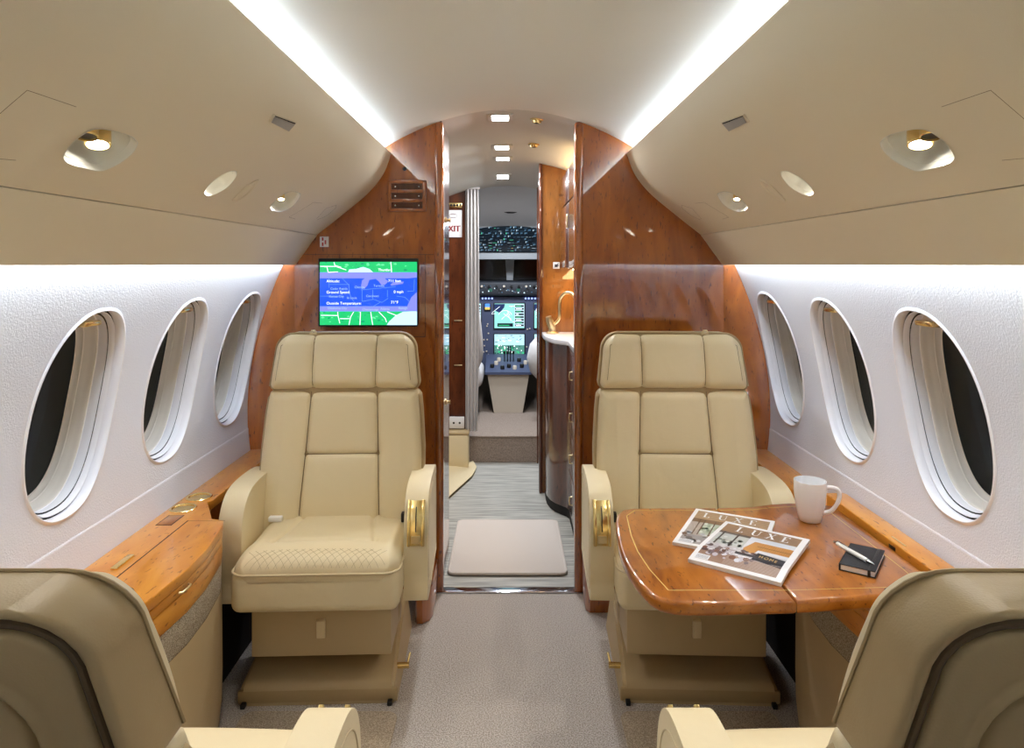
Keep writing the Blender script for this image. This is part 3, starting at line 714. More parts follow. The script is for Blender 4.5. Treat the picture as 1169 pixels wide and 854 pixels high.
    MB().box((m*.222-.012, .002, .466), (m*.222+.012, .028, .496), .004).build('belt_buckle', 'black', S)
    for o_ in list(S.children):
        if near and o_.name.split('.')[0] in ('backrest', 'headrest', 'back_shell', 'coat_hook', 'edge_piping', 'rear_seam'):
            o_.scale.z = zk; o_.location.z *= zk
            o_.location.z += 0
    return S
SX = .563
make_seat((-SX, 2.25, 0), math.radians(2.2), 1, .20, 'cream leather seat facing the viewer under the television, seen whole', False)
make_seat((SX, 2.25, 0), math.radians(-2.2), -1, .20, 'cream leather seat behind the wooden table, facing the viewer', False)
make_seat((-.573, .985, 0), math.pi, -1, .36, 'near cream seat seen from behind, beside the drawer console', True)
make_seat((.573, .985, 0), math.pi, 1, .36, 'near cream seat seen from behind, in front of the notebook on the table', True)
# ------------------------------------------------------------------ side consoles
def console(s, label):
    o = thing('side_console', (s*.9, 1.2, 0), label, 'console'); org = Vector(o.location)
    def pp(pts): return [(s*x-org.x, y-org.y) for x, y in pts]
    wallx = 1.028
    top = [(wallx, BY-.004), (.925, BY-.004), (.925, 2.165), (.935, 2.148), (.860, 2.005), (.822, 1.994), (.806, 1.945), (.783, 1.80), (.777, 1.68), (.788, 1.54), (.80, 1.47), (.825, 1.425), (.860, 1.41), (.935, 1.27), (.925, 1.25), (.925, -.4), (wallx, -.4)]
    tp = MB().prism(pp(top), 2, .545, .574, .004, 3).build('ledge_top', 'wood_lit', o, ang=30)
    front = top[4:13]
    def band(z0, z1, off, nm, mt, par=o, wd=.02):
        f = [(x+off, y) for x, y in front]; bk_ = [(x+off+wd, y) for x, y in front[::-1]]
        return MB().prism(pp(f+bk_), 2, z0, z1, .0012).build(nm, mt, par, ang=25)
    f1 = band(.520, .5435, .003, 'upper_fascia', 'wood_lit')
    band(.466, .5185, .004, 'lower_fascia', 'wood_lit')
    band(.386, .465, .006, 'carpet_band', 'carpet3')
    lp = [(x+.012, y) for x, y in front]
    A = []
    zz = [.3862, .30, .15, .06, .0]; of = [.0055, .004, .003, .005, .012]
    A = np.array([[(s*(x+q)-org.x, y-org.y, z) for z, q in zip(zz, of)] for x, y in front])
    MB().grid(A).build('side_panel', 'leather_d', o, ang=25)
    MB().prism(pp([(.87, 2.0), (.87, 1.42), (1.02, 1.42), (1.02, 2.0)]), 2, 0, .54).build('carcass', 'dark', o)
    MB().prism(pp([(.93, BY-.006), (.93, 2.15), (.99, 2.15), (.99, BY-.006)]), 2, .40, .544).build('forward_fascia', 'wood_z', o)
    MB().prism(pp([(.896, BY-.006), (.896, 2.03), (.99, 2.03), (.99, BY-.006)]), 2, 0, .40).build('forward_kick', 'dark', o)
    MB().prism(pp([(.93, 1.26), (.93, -.4), (.99, -.4), (.99, 1.26)]), 2, 0, .544).build('aft_fascia', 'wood_z', o)
    for y0, y1 in ((1.4185, 1.430), (1.978, 1.990)):
        MB().box((min(s*.832, s*.93)-org.x, y0-org.y, 0), (max(s*.832, s*.93)-org.x, y1-org.y, .5445)).build('end_panel', 'leather_d', o)
    return o, org, tp, f1
o, org, tp, f1 = console(-1, 'wooden side console with drawers and brass cup holders beside the whole seat')
for i, (px, py) in enumerate(((227.4, 568), (209, 580.8))):
    Y = .736*F/(py-HY); X = (px-CX)*Y/F; X = max(X, -.982)
    c = Vector((X, Y, .574))-org
    MB().lathe([(.0001, .0008), (.029, .0008), (.0315, .0008)], 32, c).build('cup_bottom', 'brass', tp)
    cup = MB().lathe([(.0315, .0012), (.0315, .0032), (.033, .0042), (.037, .0042), (.0395, .002), (.0395, -.0005)], 40, c).build('cup_holder', 'brass', tp)
MB().box((-.9235-org.x, 1.44-org.y, .5738), (-.9205-org.x, 1.988-org.y, .5746)).build('lid_gap', 'dark', tp)
MB().box((-.9220-org.x, 1.986-org.y, .5737), (-.815-org.x, 1.9872-org.y, .5744)).build('joint', 'seam', tp)
MB().box((-.995-org.x, 1.955-org.y, .5735), (-.955-org.x, 2.028-org.y, .5752), .0006).build('switch_plate', 'wood_t', tp)
MB().box((-.998-org.x, 1.952-org.y, .5735), (-.952-org.x, 2.031-org.y, .5744)).build('switch_gap', 'dark', tp)
MB().box((-.960-org.x, 1.665-org.y, .5735), (-.943-org.x, 1.745-org.y, .580), .002).build('lid_latch', 'brass', tp)
mb = MB().tube([(-.781-org.x+dx, 1.66+dy-org.y, .533) for dx, dy in ((0, -.024), (.008, -.020), (.010, 0), (.008, .020), (0, .024))], .003, 8); mb.build('drawer_handle', 'gold', f1)
o2, org2, tp2, f2 = console(1, 'wooden side console partly hidden under the pulled out table')
# raised rail beside the table
rp = [(.958, 2.085), (.966, 2.10), (1.016, 2.10), (1.020, 2.09), (1.020, .6), (.958, .6)]
r_ = thing('table_rail', (.99, 1.5, .574), 'raised wooden rail between the table and the window wall', 'rail')
MB().prism([(x-.99, y-1.5) for x, y in rp], 2, .0003, .044, .004, 3).build('rail_board', 'wood_lit', r_, ang=30)
MB().box((-.0325, .215, .024), (-.0310, .245, .033), .0005).build('latch_slot', 'black', r_)
MB().box((-.018, .20, .0435), (-.013, .26, .0449), .0006).build('latch_plate', 'gold', r_)
# ------------------------------------------------------------------ table
TZ = .605
o = thing('folding_table', (.62, 1.72, TZ-.030), 'glossy wooden fold-out table with pale inlay line holding magazines and mug', 'table'); org = Vector(o.location)
farL = [(.602, 2.009), (.52, 2.009), (.43, 2.009), (.36, 2.005), (.325, 1.992), (.305, 1.955)]
left = [(.292, 1.90), (.283, 1.826), (.276, 1.74), (.274, 1.669), (.278, 1.60), (.287, 1.54), (.302, 1.482)]
nearL = [(.318, 1.458), (.345, 1.444), (.40, 1.440), (.50, 1.445), (.602, 1.451)]
farR = [(.952, 1.50), (.952, 2.028), (.83, 2.050), (.77, 2.040), (.70, 2.017), (.6035, 2.009)]
def tl(pts): return [(x-org.x, y-org.y) for x, y in pts]
A = MB().prism(tl(farL+left+nearL), 2, 0, .030, .009, 4).build('table_leaf', 'wood_t', o, ang=35)
Bf = MB().prism(tl([(.6035, 1.451), (.80, 1.474), (.93, 1.487)]+farR), 2, 0, .030, .009, 4).build('table_leaf', 'wood_t', o, ang=35)
def inlay(pts, par):
    f = Flat((0, 0, .030), (1, 0, 0), (0, 1, 0), .0002, .0002); f.line(tl(pts), .0022, 1, M['inlay']); f.build('inlay', par)
M['inlay'] = plain('pale_inlay', (226, 196, 120), .25, coat=.5)
inlay([(.602, 1.984), (.36, 1.982), (.33, 1.94), (.318, 1.80), (.316, 1.70), (.325, 1.60), (.345, 1.497), (.602, 1.497)], A)
inlay([(.6035, 1.497), (.90, 1.515), (.905, 1.52), (.912, 1.60), (.914, 1.98), (.83, 2.015), (.76, 2.005), (.70, 1.988), (.6035, 1.984)], Bf)
MB().box((.862-org.x, 1.4785-org.y, .008), (.890-org.x, 1.492-org.y, .022), .001).build('hinge_plate', 'gold', Bf)
MB().box((.50-org.x, 1.70-org.y, -.035), (.770-org.x, 1.80-org.y, -.0005)).build('support_arm', 'dark', o)
# ------------------------------------------------------------------ things on the table
cm = (.829+.0, 1.905)
o = thing('coffee_mug', (cm[0], cm[1], TZ+.0004), 'tall white ceramic mug with handle standing on the table corner', 'mug')
prf = [(.0001, .0), (.026, .0), (.029, .002), (.033, .02), (.039, .05), (.0425, .085), (.0425, .108), (.0418, .111), (.0405, .111), (.0395, .106), (.0395, .085), (.036, .05), (.030, .02), (.024, .006), (.0001, .005)]
MB().lathe(prf, 48).build('mug_body', 'ceramic', o, ang=60)
hp = catmull([(.037, .094), (.052, .098), (.068, .094), (.073, .078), (.067, .055), (.052, .034), (.033, .026)], 8)
c_, s_ = math.cos(math.radians(-25)), math.sin(math.radians(-25))
MB().tube([(x*c_, x*s_, z) for x, z in hp], .0058, 12).build('handle', 'ceramic', o)
SER = {  # upright serif capitals drawn in a unit box
 'L': [[(.0,0),(.62,0),(.62,.22),(.56,.22),(.5,.05),(.28,.05),(.28,.95),(.38,.96),(.38,1),(.0,1),(.0,.96),(.12,.95),(.12,.05),(0,.04)]],
 'U': [[(.0,1),(.36,1),(.36,.96),(.26,.95),(.26,.3),(.32,.1),(.45,.06),(.58,.1),(.64,.3),(.64,.95),(.54,.96),(.54,1),(.8,1),(.8,.96),(.7,.95),(.7,.28),(.62,.05),(.42,-.02),(.2,.05),(.1,.28),(.1,.95),(0,.96)]],
 'X': [[(0,1),(.34,1),(.34,.96),(.27,.95),(.44,.62),(.60,.95),(.52,.96),(.52,1),(.78,1),(.78,.96),(.68,.95),(.48,.55),(.74,.05),(.82,.04),(.82,0),(.46,0),(.46,.04),(.55,.05),(.38,.42),(.2,.05),(.29,.04),(.29,0),(0,0),(0,.04),(.12,.05),(.33,.5),(.08,.95),(0,.96)]],
 'E': [[(0,0),(.64,0),(.64,.22),(.58,.22),(.52,.05),(.28,.05),(.28,.48),(.44,.48),(.44,.55),(.28,.55),(.28,.95),(.50,.95),(.56,.80),(.62,.80),(.62,1),(0,1),(0,.96),(.12,.95),(.12,.05),(0,.04)]]}
def magazine(cx, cy, up, zf, thick, label, front):
    o = thing('magazine', (cx, cy, TZ+.0004), label, 'magazine', 'magazines on the table'); o.rotation_euler = (0, 0, up-math.pi/2)
    W, H = .212, .268
    n = 14; yy = np.linspace(-H/2, H/2, n)
    lo = [max(0, zf*min(1, max(0, (y+H/2)/(H*.25)))) for y in yy]
    pg = np.array([[(x, y, l) for y, l in zip(yy, lo)] for x in (-W/2, W/2)])
    mb = MB(); b2 = pg+np.array([0, 0, thick])
    nv = n
    vs = np.vstack([pg.reshape(-1, 3), b2.reshape(-1, 3)]); fs = []
    for j in range(n-1):
        fs += [[j, n+j, n+j+1, j+1], [2*n+j, 2*n+j+1, 3*n+j+1, 3*n+j], [j, j+1, 2*n+j+1, 2*n+j], [n+j, 3*n+j, 3*n+j+1, n+j+1]]
    fs += [[0, 2*n, 3*n, n], [n-1, 2*n-1, 4*n-1, 3*n-1]]
    mb.add(vs, fs); mb.build('page_block', 'paper', o, ang=30)
    f = Flat((0, 0, 0), (1, 0, 0), (0, 1, 0), .00012, 0)
    hz = lambda y: float(np.interp(y, yy, lo))+thick
    f.pt = lambda p, L: Vector(((p[0]-.5)*W, (p[1]-.5)*H, hz((p[1]-.5)*H)+.0004+.00012*L))
    wh = pmat((236, 237, 242), .3)
    def rc(x0, y0, x1, y1, L, c):
        k = max(1, int((y1-y0)/.08))
        for i in range(k): f.rect(x0, y0+(y1-y0)*i/k, x1, y0+(y1-y0)*(i+1)/k, L, pmat(c, .3))
    rc(0, 0, 1, 1, 0, (236, 237, 242))
    if front:
        rc(.05, .05, .93, .95, 1, (196, 194, 200))
        rc(.05, .74, .93, .95, 2, (150, 120, 92))
        for i in range(5): rc(.05, .765+i*.035, .93, .770+i*.035, 3, (128, 98, 74))
        rc(.05, .69, .42, .74, 3, (96, 84, 78))
        rc(.07, .42, .42, .69, 2, (186, 192, 192))
        for i in range(26): 
            x, y = rng.uniform(.10, .40), rng.uniform(.44, .62); f.disc(x, y, rng.uniform(.01, .03), 3, pmat([(150, 158, 150), (206, 210, 210), (120, 128, 122)][i % 3], .3), 7)
        for x in (.10, .27): rc(x, .40, x+.022, .74, 4, (52, 46, 50))
        rc(.42, .66, .93, .74, 2, (206, 212, 224)); rc(.42, .40, .93, .66, 2, (214, 216, 226))
        f.poly([(.44, .44), (.50, .64), (.93, .64), (.93, .46), (.60, .46), (.58, .36), (.46, .36)], 3, pmat((196, 140, 74), .3))
        for i in range(14): rc(.60+i*.024, .47, .603+i*.024, .63, 4, (172, 116, 56))
        rc(.56, .535, .93, .545, 5, (120, 78, 42))
        rc(.05, .22, .93, .34, 2, (170, 160, 166)); rc(.05, .05, .93, .22, 2, (150, 120, 104))
        for i in range(10): rc(.35, .06+i*.018, .93, .066+i*.018, 3, (186, 168, 158))
        for i in range(60):
            x, y = rng.uniform(.05, .62), rng.uniform(.14, .38); f.disc(x, y, rng.uniform(.012, .04), 4, pmat([(214, 214, 224), (120, 104, 108), (90, 70, 72), (190, 184, 196), (126, 86, 70)][i % 5], .3), 7)
        rc(.40, .28, .93, .33, 5, (58, 54, 62))
        f.poly([(.60, .24), (.62, .40), (.93, .36), (.93, .20)], 6, pmat((26, 26, 38), .3))
        for i, ch in enumerate('HOME'): f.text(ch, .655+i*.058, .305-.008*i, .075, 7, pmat((226, 190, 110), .3), .8)
        rc(.05, .05, .20, .13, 7, (226, 228, 236))
        for i in range(12): rc(.06+i*.011, .06, .064+i*.011, .115, 8, (140, 140, 150))
        ty, tx, ts, gap = .78, .20, .15, .175
    else:
        rc(.05, .05, .95, .95, 1, (172, 162, 156)); rc(.05, .70, .95, .95, 2, (176, 148, 116))
        for i in range(6): rc(.05, .715+i*.04, .95, .722+i*.04, 3, (140, 110, 80))
        rc(.05, .62, .6, .72, 4, (122, 92, 66))
        rc(.20, .30, .56, .62, 3, (176, 186, 172))
        for i in range(30):
            x, y = rng.uniform(.22, .54), rng.uniform(.32, .60); f.disc(x, y, rng.uniform(.012, .035), 4, pmat([(132, 150, 128), (206, 214, 206), (160, 172, 150)][i % 3], .3), 7)
        for x in (.14, .20, .33): rc(x, .28, x+.016, .70, 5, (96, 74, 58))
        rc(.05, .05, .95, .26, 2, (150, 146, 150))
        for i in range(40):
            x, y = rng.uniform(.06, .6), rng.uniform(.08, .32); f.disc(x, y, rng.uniform(.015, .045), 4, pmat([(206, 208, 214), (110, 104, 104), (104, 74, 54), (176, 178, 186)][i % 4], .3), 7)
        rc(.05, .05, .22, .12, 7, (226, 228, 236))
        for i in range(12): rc(.06+i*.012, .06, .065+i*.012, .105, 8, (140, 140, 150))
        ty, tx, ts, gap = .77, .14, .15, .19
    for i, ch in enumerate('LUXE'):
        for g in SER[ch]:
            f.poly([(tx+i*gap+x*ts*.95, ty+y*ts*.9) for x, y in g], 9, wh)
    f.build('cover', o)
    return o
magazine(.5665, 1.8085, math.radians(62.5), 0, .0075, 'lower magazine with a woodland window cover, under the other one', False)
magazine(.588, 1.683, math.radians(54), .0085, .0085, 'upper magazine with a timber living room cover, lying across the first', True)
# notebook and pen
o = thing('notebook', (.834, 1.632, TZ+.0004), 'small black hardback notebook with elastic strap under a pen', 'notebook'); o.rotation_euler = (0, 0, math.radians(54-90))
w, h = .0375, .0725
MB().box((-w, -h, 0), (w, h, .0022), .0008).box((-w, -h, .0135), (w, h, .0157), .0008).box((-w-.001, -h, 0), (-w+.003, h, .0157), .001).build('cover', 'notebook', o)
MB().box((-w+.002, -h+.002, .0022), (w-.0025, h-.002, .0135)).build('page_block', 'paper', o)
MB().box((w-.016, -h-.0008, -.0002), (w-.010, h+.0008, .0162), .0004).build('elastic_strap', 'black', o)
pz = TZ+.0161+.0058
a, b_ = Vector((.800, 1.705, pz)), Vector((.832, 1.575, pz))
o = thing('ballpoint_pen', ((a+b_)/2), 'silver white ballpoint pen lying on the black notebook', 'pen'); org = Vector(o.location)
d = (b_-a).normalized(); a -= org; b_ -= org
MB().tube([a+d*.012, a+d*.016, a+d*.07, a+d*.112], [.0045, .0050, .0054, .0048], 16).build('barrel', 'white', o)
MB().tube([a+d*.112, a+d*.118, a+d*.130, a+d*.134], [.0048, .0044, .0016, .0006], 16).build('tip', 'chrome', o)
MB().tube([a+d*.012, a+d*.008, a+d*.002, a], [.0040, .0036, .0036, .0026], 14).build('cap', 'chrome', o)
MB().tube([a+d*.008+Vector((0, 0, .003)), a+d*.016+Vector((0, 0, .0075)), a+d*.05+Vector((0, 0, .007))], .0013, 8).build('clip', 'chrome', o)
# ------------------------------------------------------------------ floor pieces
def matrect(x0, x1, y0, y1, h, nm, m, label, cat, rim=None):
    o = thing(nm, ((x0+x1)/2, (y0+y1)/2, 0), label, cat); cx, cy = (x0+x1)/2, (y0+y1)/2; hx, hy, r = (x1-x0)/2, (y1-y0)/2, .03
    pts = []
    for ax, ay, a0 in ((hx-r, hy-r, 0), (-hx+r, hy-r, 90), (-hx+r, -hy+r, 180), (hx-r, -hy+r, 270)):
        for k in range(7):
            an = math.radians(a0+15*k); pts.append((ax+r*math.cos(an), ay+r*math.sin(an)))
    MB().prism(pts, 2, 0, h, min(.004, h*.4)).build('pile', m, o)
    MB().tube([(x, y, h*.6) for x, y in pts], max(.003, h*.55), 8, True).build('bound_edge', rim or m, o)
    return o
matrect(-.255, .243, 2.915, 3.52, .012, 'doormat', 'mat', 'pale grey carpet mat lying on the striated passage floor', 'mat')
for s, lab in ((-1, 'in front of the whole seat'), (1, 'between the table seats')):
    matrect(min(s*.325, s*.77), max(s*.325, s*.77), 1.24, 2.020, .005, 'carpet_runner', 'carpet2', 'bound carpet inset on the floor %s' % lab, 'carpet')
# low wooden kick ledge at the foot of the television bulkhead
o = thing('kick_ledge', (-.42, 2.68, 0), 'low wooden ledge with a rounded corner at the foot of the television bulkhead', 'ledge')
lp = [(.075, .085), (.137, .085), (.137, -.10), (.128, -.135), (.105, -.160), (.085, -.160), (.078, -.15), (.075, -.12)]
MB().prism(lp, 2, 0, .118, .003).build('ledge_body', 'wood_z', o); MB().prism(lp, 2, .1185, .140, .008, 4).build('ledge_cap', 'wood_t', o)
MB().box((.080, -.02, .1405), (.105, .080, .36), .008).build('literature_pocket', 'leather_d', o)
o = thing('kick_ledge', (.36, 2.69, 0), 'narrow wooden plinth at the foot of the bulkhead behind the table seat', 'ledge')
MB().prism([(-.070, .075), (.10, .075), (.10, -.09), (-.055, -.09), (-.070, -.07)], 2, 0, .215, .004).build('ledge_body', 'wood_z', o)
MB().prism([(-.072, .075), (.10, .075), (.10, -.092), (-.055, -.092), (-.072, -.07)], 2, .2155, .228, .004).build('ledge_cap', 'wood_z', o)
# ------------------------------------------------------------------ vestibule
def vz(Y): return float(np.interp(Y, [BY, 3.97, 4.6], [1.93, 1.905, 1.832]))
ys = np.linspace(BY+.002, 4.62, 24); xs = np.linspace(-1, 1, 41)
struct(MB().grid(np.array([[(x, y, vz(y)-.5*x*x) for y in ys] for x in xs])).build('vestibule_ceiling', 'vest_ceil'), 'curved grey ceiling of the entry passage with four square lights', 'ceiling')
vlab = ['nearest', 'second', 'third', 'farthest']
for i, (px, py) in enumerate(((571, 134), (573, 168), (574, 181), (574, 201.5))):
    Y = 3
    for _ in range(30): Y = .5*Y+.5*((vz(Y)-.004-EYE)*F/(HY-py))
    X = (px-CX)*Y/F; sl2 = (vz(Y+.02)-vz(Y-.02))/.04
    o = thing('ceiling_light', (X, Y, vz(Y)-.5*X*X-.002), '%s of the four square lights along the passage ceiling' % vlab[i], 'ceiling light', 'passage ceiling lights'); o.rotation_euler = (math.atan(sl2), 0, 0)
    MB().box((-.055, -.055, -.004), (.055, .055, .004), .002).build('bezel', 'vest_ceil', o)
    MB().box((-.034, -.042, -.0065), (.034, .042, -.003), .001).build('diffuser', 'vlamp', o)
    L = bpy.data.lights.new('passage_lamp', 'AREA'); L.energy = 4; L.size = .08; L.color = (.93, .96, 1); lo = bpy.data.objects.new('lamp_glow', L); C.objects.link(lo); lo.parent = o; lo.location = (0, 0, -.009)
for i, (px, py) in enumerate(((613, 137.5), (609.5, 165.5))):
    Y = 3
    for _ in range(30): Y = .5*Y+.5*((vz(Y)-.5*((px-CX)*Y/F)**2-.004-EYE)*F/(HY-py))
    X = (px-CX)*Y/F; z = vz(Y)-.5*X*X
    o = thing('air_nozzle', (X, Y, z), ['nearer', 'farther'][i]+' small brass air nozzle on the passage ceiling', 'air nozzle', 'brass air nozzles')
    MB().lathe([(.03, .002), (.03, -.003), (.02, -.006), (.018, -.014), (.012, -.016)], 24).build('collar', 'brass', o)
    MB().lathe([(.012, -.016), (.009, -.010), (.0001, -.010)], 20).build('outlet', 'black', o)
# passage side walls
o = struct(MB().box((-1.0, BY+.031, 0), (-.272, 3.14, 1.90)).build('wall_closet', 'wood_shaded'), 'shade-darkened glossy wood closet side along the passage', 'wall')
for z in (1.50, .72):
    kb = thing('closet_latch', (-.2715, 2.97, z), 'brass latch on the closet side, %s' % ('beside the exit sign' if z > 1 else 'low near the floor'), 'latch', 'closet latches')
    MB().lathe([(.014, -.002), (.014, .003), (.007, .006), (.007, .016), (.011, .020), (.0001, .022)], 20, (0, 0, 0), Matrix.Rotation(math.pi/2, 3, 'Y')).build('knob', 'gold', kb)
PY = 3.97
pp_ = [(.190, PY+.03), (.186, PY+.015), (.192, PY), (.98, PY), (.98, PY+.06), (.20, PY+.06)]
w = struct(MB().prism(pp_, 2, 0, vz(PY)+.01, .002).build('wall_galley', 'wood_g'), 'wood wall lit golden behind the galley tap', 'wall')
MB().box((.172, PY-.010, 0), (.192, PY+.075, vz(PY)-.002), .008, 3).build('post_edge', 'wood_shaded', w)
struct(MB().box((-1.0, 4.56, 0), (-.262, 4.60, 1.9)).build('wall_entry', 'wood_shaded'), 'shade-darkened wood partition carrying the exit sign', 'wall')
struct(MB().box((.185, 4.56, 0), (1.0, 4.60, 1.9)).build('wall_cockpit', 'wood_shaded'), 'shade-darkened wood partition beside the cockpit entrance', 'wall')
struct(MB().box((-1.02, 3.14, 0), (-.98, 4.56, 1.9)).build('wall_door_side', 'ck_wall'), 'grey lining around the entry door recess', 'wall')
struct(MB().box((.98, BY+.03, 0), (1.02, 4.56, 1.9)).build('wall_galley_side', 'wood_shaded'), 'shade-darkened wood lining behind the galley', 'wall')
# exit sign and grille
x0, y0, z0 = P(499.5, 271, 4.558); x1, _, z1 = P(527.5, 240, 4.558)
o = tag(MB().box((x0, 4.552, z0), (x1, 4.5595, z1), .001).build('exit_sign', 'white'), 'white exit sign with red letters on the dark partition', 'sign')
fl = Flat((x0, 4.5518, z0), (1, 0, 0), (0, 0, 1), .0003, .0003); px_ = 4.558/F
for dx_ in (0, .45, .9): fl.text('EXIT', (7.2+dx_)*px_, 6.6*px_, 9.8*px_, dx_, pmat((130, 14, 18)), .9)
fl.line([(18*px_+4.5*px_*math.cos(a), 24.5*px_+2.6*px_*math.sin(a)) for a in np.linspace(0, 6.28, 20)], .5*px_, 0, pmat((150, 140, 140)))
fl.rect(14.5*px_, 26*px_, 21*px_, 26.6*px_, 0, pmat((130, 100, 100))).rect(14.5*px_, 22.4*px_, 21*px_, 22.9*px_, 0, pmat((150, 140, 140)))
fl.build('printing', o)
x0, _, z0 = P(503, 237.3, 4.558); x1, _, z1 = P(527.5, 231.6, 4.558)
o = tag(MB().box((x0, 4.550, z0), (x1, 4.5595, z1), .002).build('light_grille', 'brass'), 'narrow brass grille above the exit sign', 'grille')
mb = MB()
for i in range(7): mb.lathe([(.0085, 0), (.0001, .0006)], 10, (x0+(x1-x0)*(i+.5)/7, 4.5495, (z0+z1)/2), Matrix.Rotation(math.pi/2, 3, 'X'))
mb.build('holes', 'black', o)
x0, _, z0 = P(513, 489, 4.53); x1, _, z1 = P(530, 476, 4.53)
for i, py in enumerate((366, 417)):
    x, _, z = P(523, py, 4.553); tag(MB().box((x-.026, 4.552, z-.004), (x+.026, 4.5595, z+.004), .002).build('label_plate', 'gold'), '%s small brass strip on the exit partition' % ['upper', 'lower'][i], 'plate', 'brass strips')
o = tag(MB().box((x0, 4.52, z0), (x1, 4.545, z1), .003).build('outlet_plate', 'white'), 'white socket plate low on the exit partition', 'socket')
fl = Flat((x0, 4.5198, z0), (1, 0, 0), (0, 0, 1), .0003, .0003)
for q in (.3, .7): fl.disc((x1-x0)*q, (z1-z0)*.5, .007, 0, M['black'], 10)
fl.build('sockets', o)
o = thing('entry_box', (-.45, 4.50, 0), 'cream leather box at the foot of the exit partition', 'box')
MB().box((-.25, -.05, 0), (.19, .05, .215), .012, 3).build('box_body', 'leather', o); MB().box((-.252, -.053, .2155), (.192, .058, .230), .005).build('box_lid', 'leather_d', o)
# cream folded floor cover beside the entry
A = []
for i, t in enumerate(np.linspace(0, 1, 12)):
    row = []
    for j, u in enumerate(np.linspace(0, 1, 10)):
        y = 3.86+.70*t; xr = np.interp(t, [0, .25, .55, .8, 1], [-.335, -.285, -.225, -.205, -.235]); x = -.60+(xr+.60)*u
        row.append((x, y, .004+.022*math.sin(u*5+t*2)**2*u*(1-u)*2+.012*(u > .9)))
    A.append(row)
A = np.array(A); m1 = MB().grid(A); m1.grid(A[:, ::-1]-np.array([0, 0, .003]))
tag(m1.build('floor_cover', 'leather'), 'cream protective cover folded on the floor by the entry', 'floor cover')
# curtain
A = []
for i, u in enumerate(np.linspace(0, 1, 60)):
    row = []
    for z in np.linspace(.22, 1.80, 16):
        f = (1.80-z)/1.58; wv = 1+.25*math.sin(f*6)
        x = -.285+(.085+.006*math.sin(f*4))*u; y = 4.53+.020*math.sin(u*24+.5*math.sin(f*3))*wv
        row.append((x, y, z))
    A.append(row)
A = np.array(A); m1 = MB().grid(A); m1.grid(A[:, ::-1]+np.array([0, .003, 0]))
o = thing('curtain', (0, 0, 0), 'pale pleated curtain gathered at the cockpit entrance', 'curtain')
m1.build('cloth', 'cloth', o, ang=80); MB().tube([(-.29, 4.53, 1.81), (-.19, 4.53, 1.81)], .008, 8).build('heading', 'cloth', o)
# ------------------------------------------------------------------ galley
o = thing('galley_cabinet', (.55, 3.4, 0), 'shade-darkened glossy galley cabinet with rounded end and brass handled drawers', 'cabinet'); org = Vector(o.location)
gp = [(.312, BY+.05), (.312, 3.56), (.300, 3.595), (.275, 3.625), (.245, 3.665), (.222, 3.72), (.208, 3.79), (.205, 3.86), (.205, PY-.014), (.975, PY-.014), (.975, BY+.05)]
def gl(pts, d=0): return [(x-org.x-d, y-org.y) for x, y in pts]
MB().prism(gl(gp), 2, .0, .045).build('plinth', 'dark', o)
body = MB().prism(gl([(x-.003, y) for x, y in gp]), 2, .046, .895, .003).build('body', 'wood_shaded', o, ang=25)
tpz = [(.300, BY+.05), (.300, 3.52), (.235, 3.60), (.205, 3.70), (.190, 3.80), (.188, 3.955), (.975, 3.955), (.975, BY+.05)]
MB().prism(gl(tpz), 2, .896, .925, .006, 3).build('counter_top', 'counter', o, ang=35)
for col, ya in ((0, 2.86), (1, 3.20)):
    for r in range(4):
        z0, z1 = .08+r*.20, .27+r*.20
        d = MB().box((.304-org.x, ya+.01-org.y, z0), (.3088-org.x, ya+.33-org.y, z1), .001).build('drawer', 'wood_shaded', o)
        MB().tube([(.304-org.x, ya+.12-org.y, (z0+z1)/2-.02), (.292-org.x, ya+.12-org.y, (z0+z1)/2-.018), (.290-org.x, ya+.12-org.y, (z0+z1)/2), (.292-org.x, ya+.12-org.y, (z0+z1)/2+.018), (.304-org.x, ya+.12-org.y, (z0+z1)/2+.02)], .004, 8).build('handle', 'gold', d)
x, y, z = P(634.5, 384, 3.86)
o = thing('tap', (.262, 3.86, .9255), 'brushed gold swan neck tap on the galley counter', 'tap')
MB().lathe([(.034, 0), (.034, .006), (.022, .012), (.019, .05), (.021, .055)], 24, (-.02, 0, 0)).build('base', 'gold', o)
tk = [(-.02, 0, .05), (.0, -.005, .06), (.018, -.01, .09), (.02, -.012, .17), (.028, -.02, .205), (.052, -.035, .228), (.082, -.05, .225), (.10, -.058, .20), (.105, -.06, .168)]
MB().tube(catmull(tk, 6), .0085, 14).build('spout', 'gold', o)
MB().tube([(-.022, 0, .035), (-.035, -.006, .068), (-.042, -.01, .095)], [.022, .021, .016], 16).build('lever', 'gold', o)
o = thing('upper_cabinet', (.6, 3.4, 1.29), 'shade-darkened wood upper galley cabinet with brass lock over the counter', 'cabinet'); org = Vector(o.location)
MB().prism([(.298-org.x, 0), (.72-org.x, 0), (.72-org.x, .31), (.45-org.x, .47), (.298-org.x, .50)], 1, BY+.05-org.y, 3.94-org.y, .003).build('body', 'wood_shaded', o)
for ya in (2.83, 3.38):
    d = MB().box((.292-org.x, ya-org.y, .004), (.2975-org.x, ya+.54-org.y, .325), .002).build('door', 'wood_shaded', o)
    MB().box((.284-org.x, ya+.04-org.y, .20), (.2925-org.x, ya+.075-org.y, .27), .004).build('lock', 'gold', d)
    MB().box((.292-org.x, ya-org.y, .335), (.2975-org.x, ya+.54-org.y, .495), .002).build('top_door', 'wood_shaded', o)
MB().box((.36-org.x, 3.30-org.y, -.012), (.44-org.x, 3.90-org.y, -.001)).build('counter_lamp', 'warm', o)
tag(MB().box((.345, 3.25, 1.7835), (.365, 3.90, 1.795)).build('led_strip', 'warm'), 'warm light strip on top of the upper galley cabinet', 'light strip')
x, y, z = P(635, 303, PY-.0015)
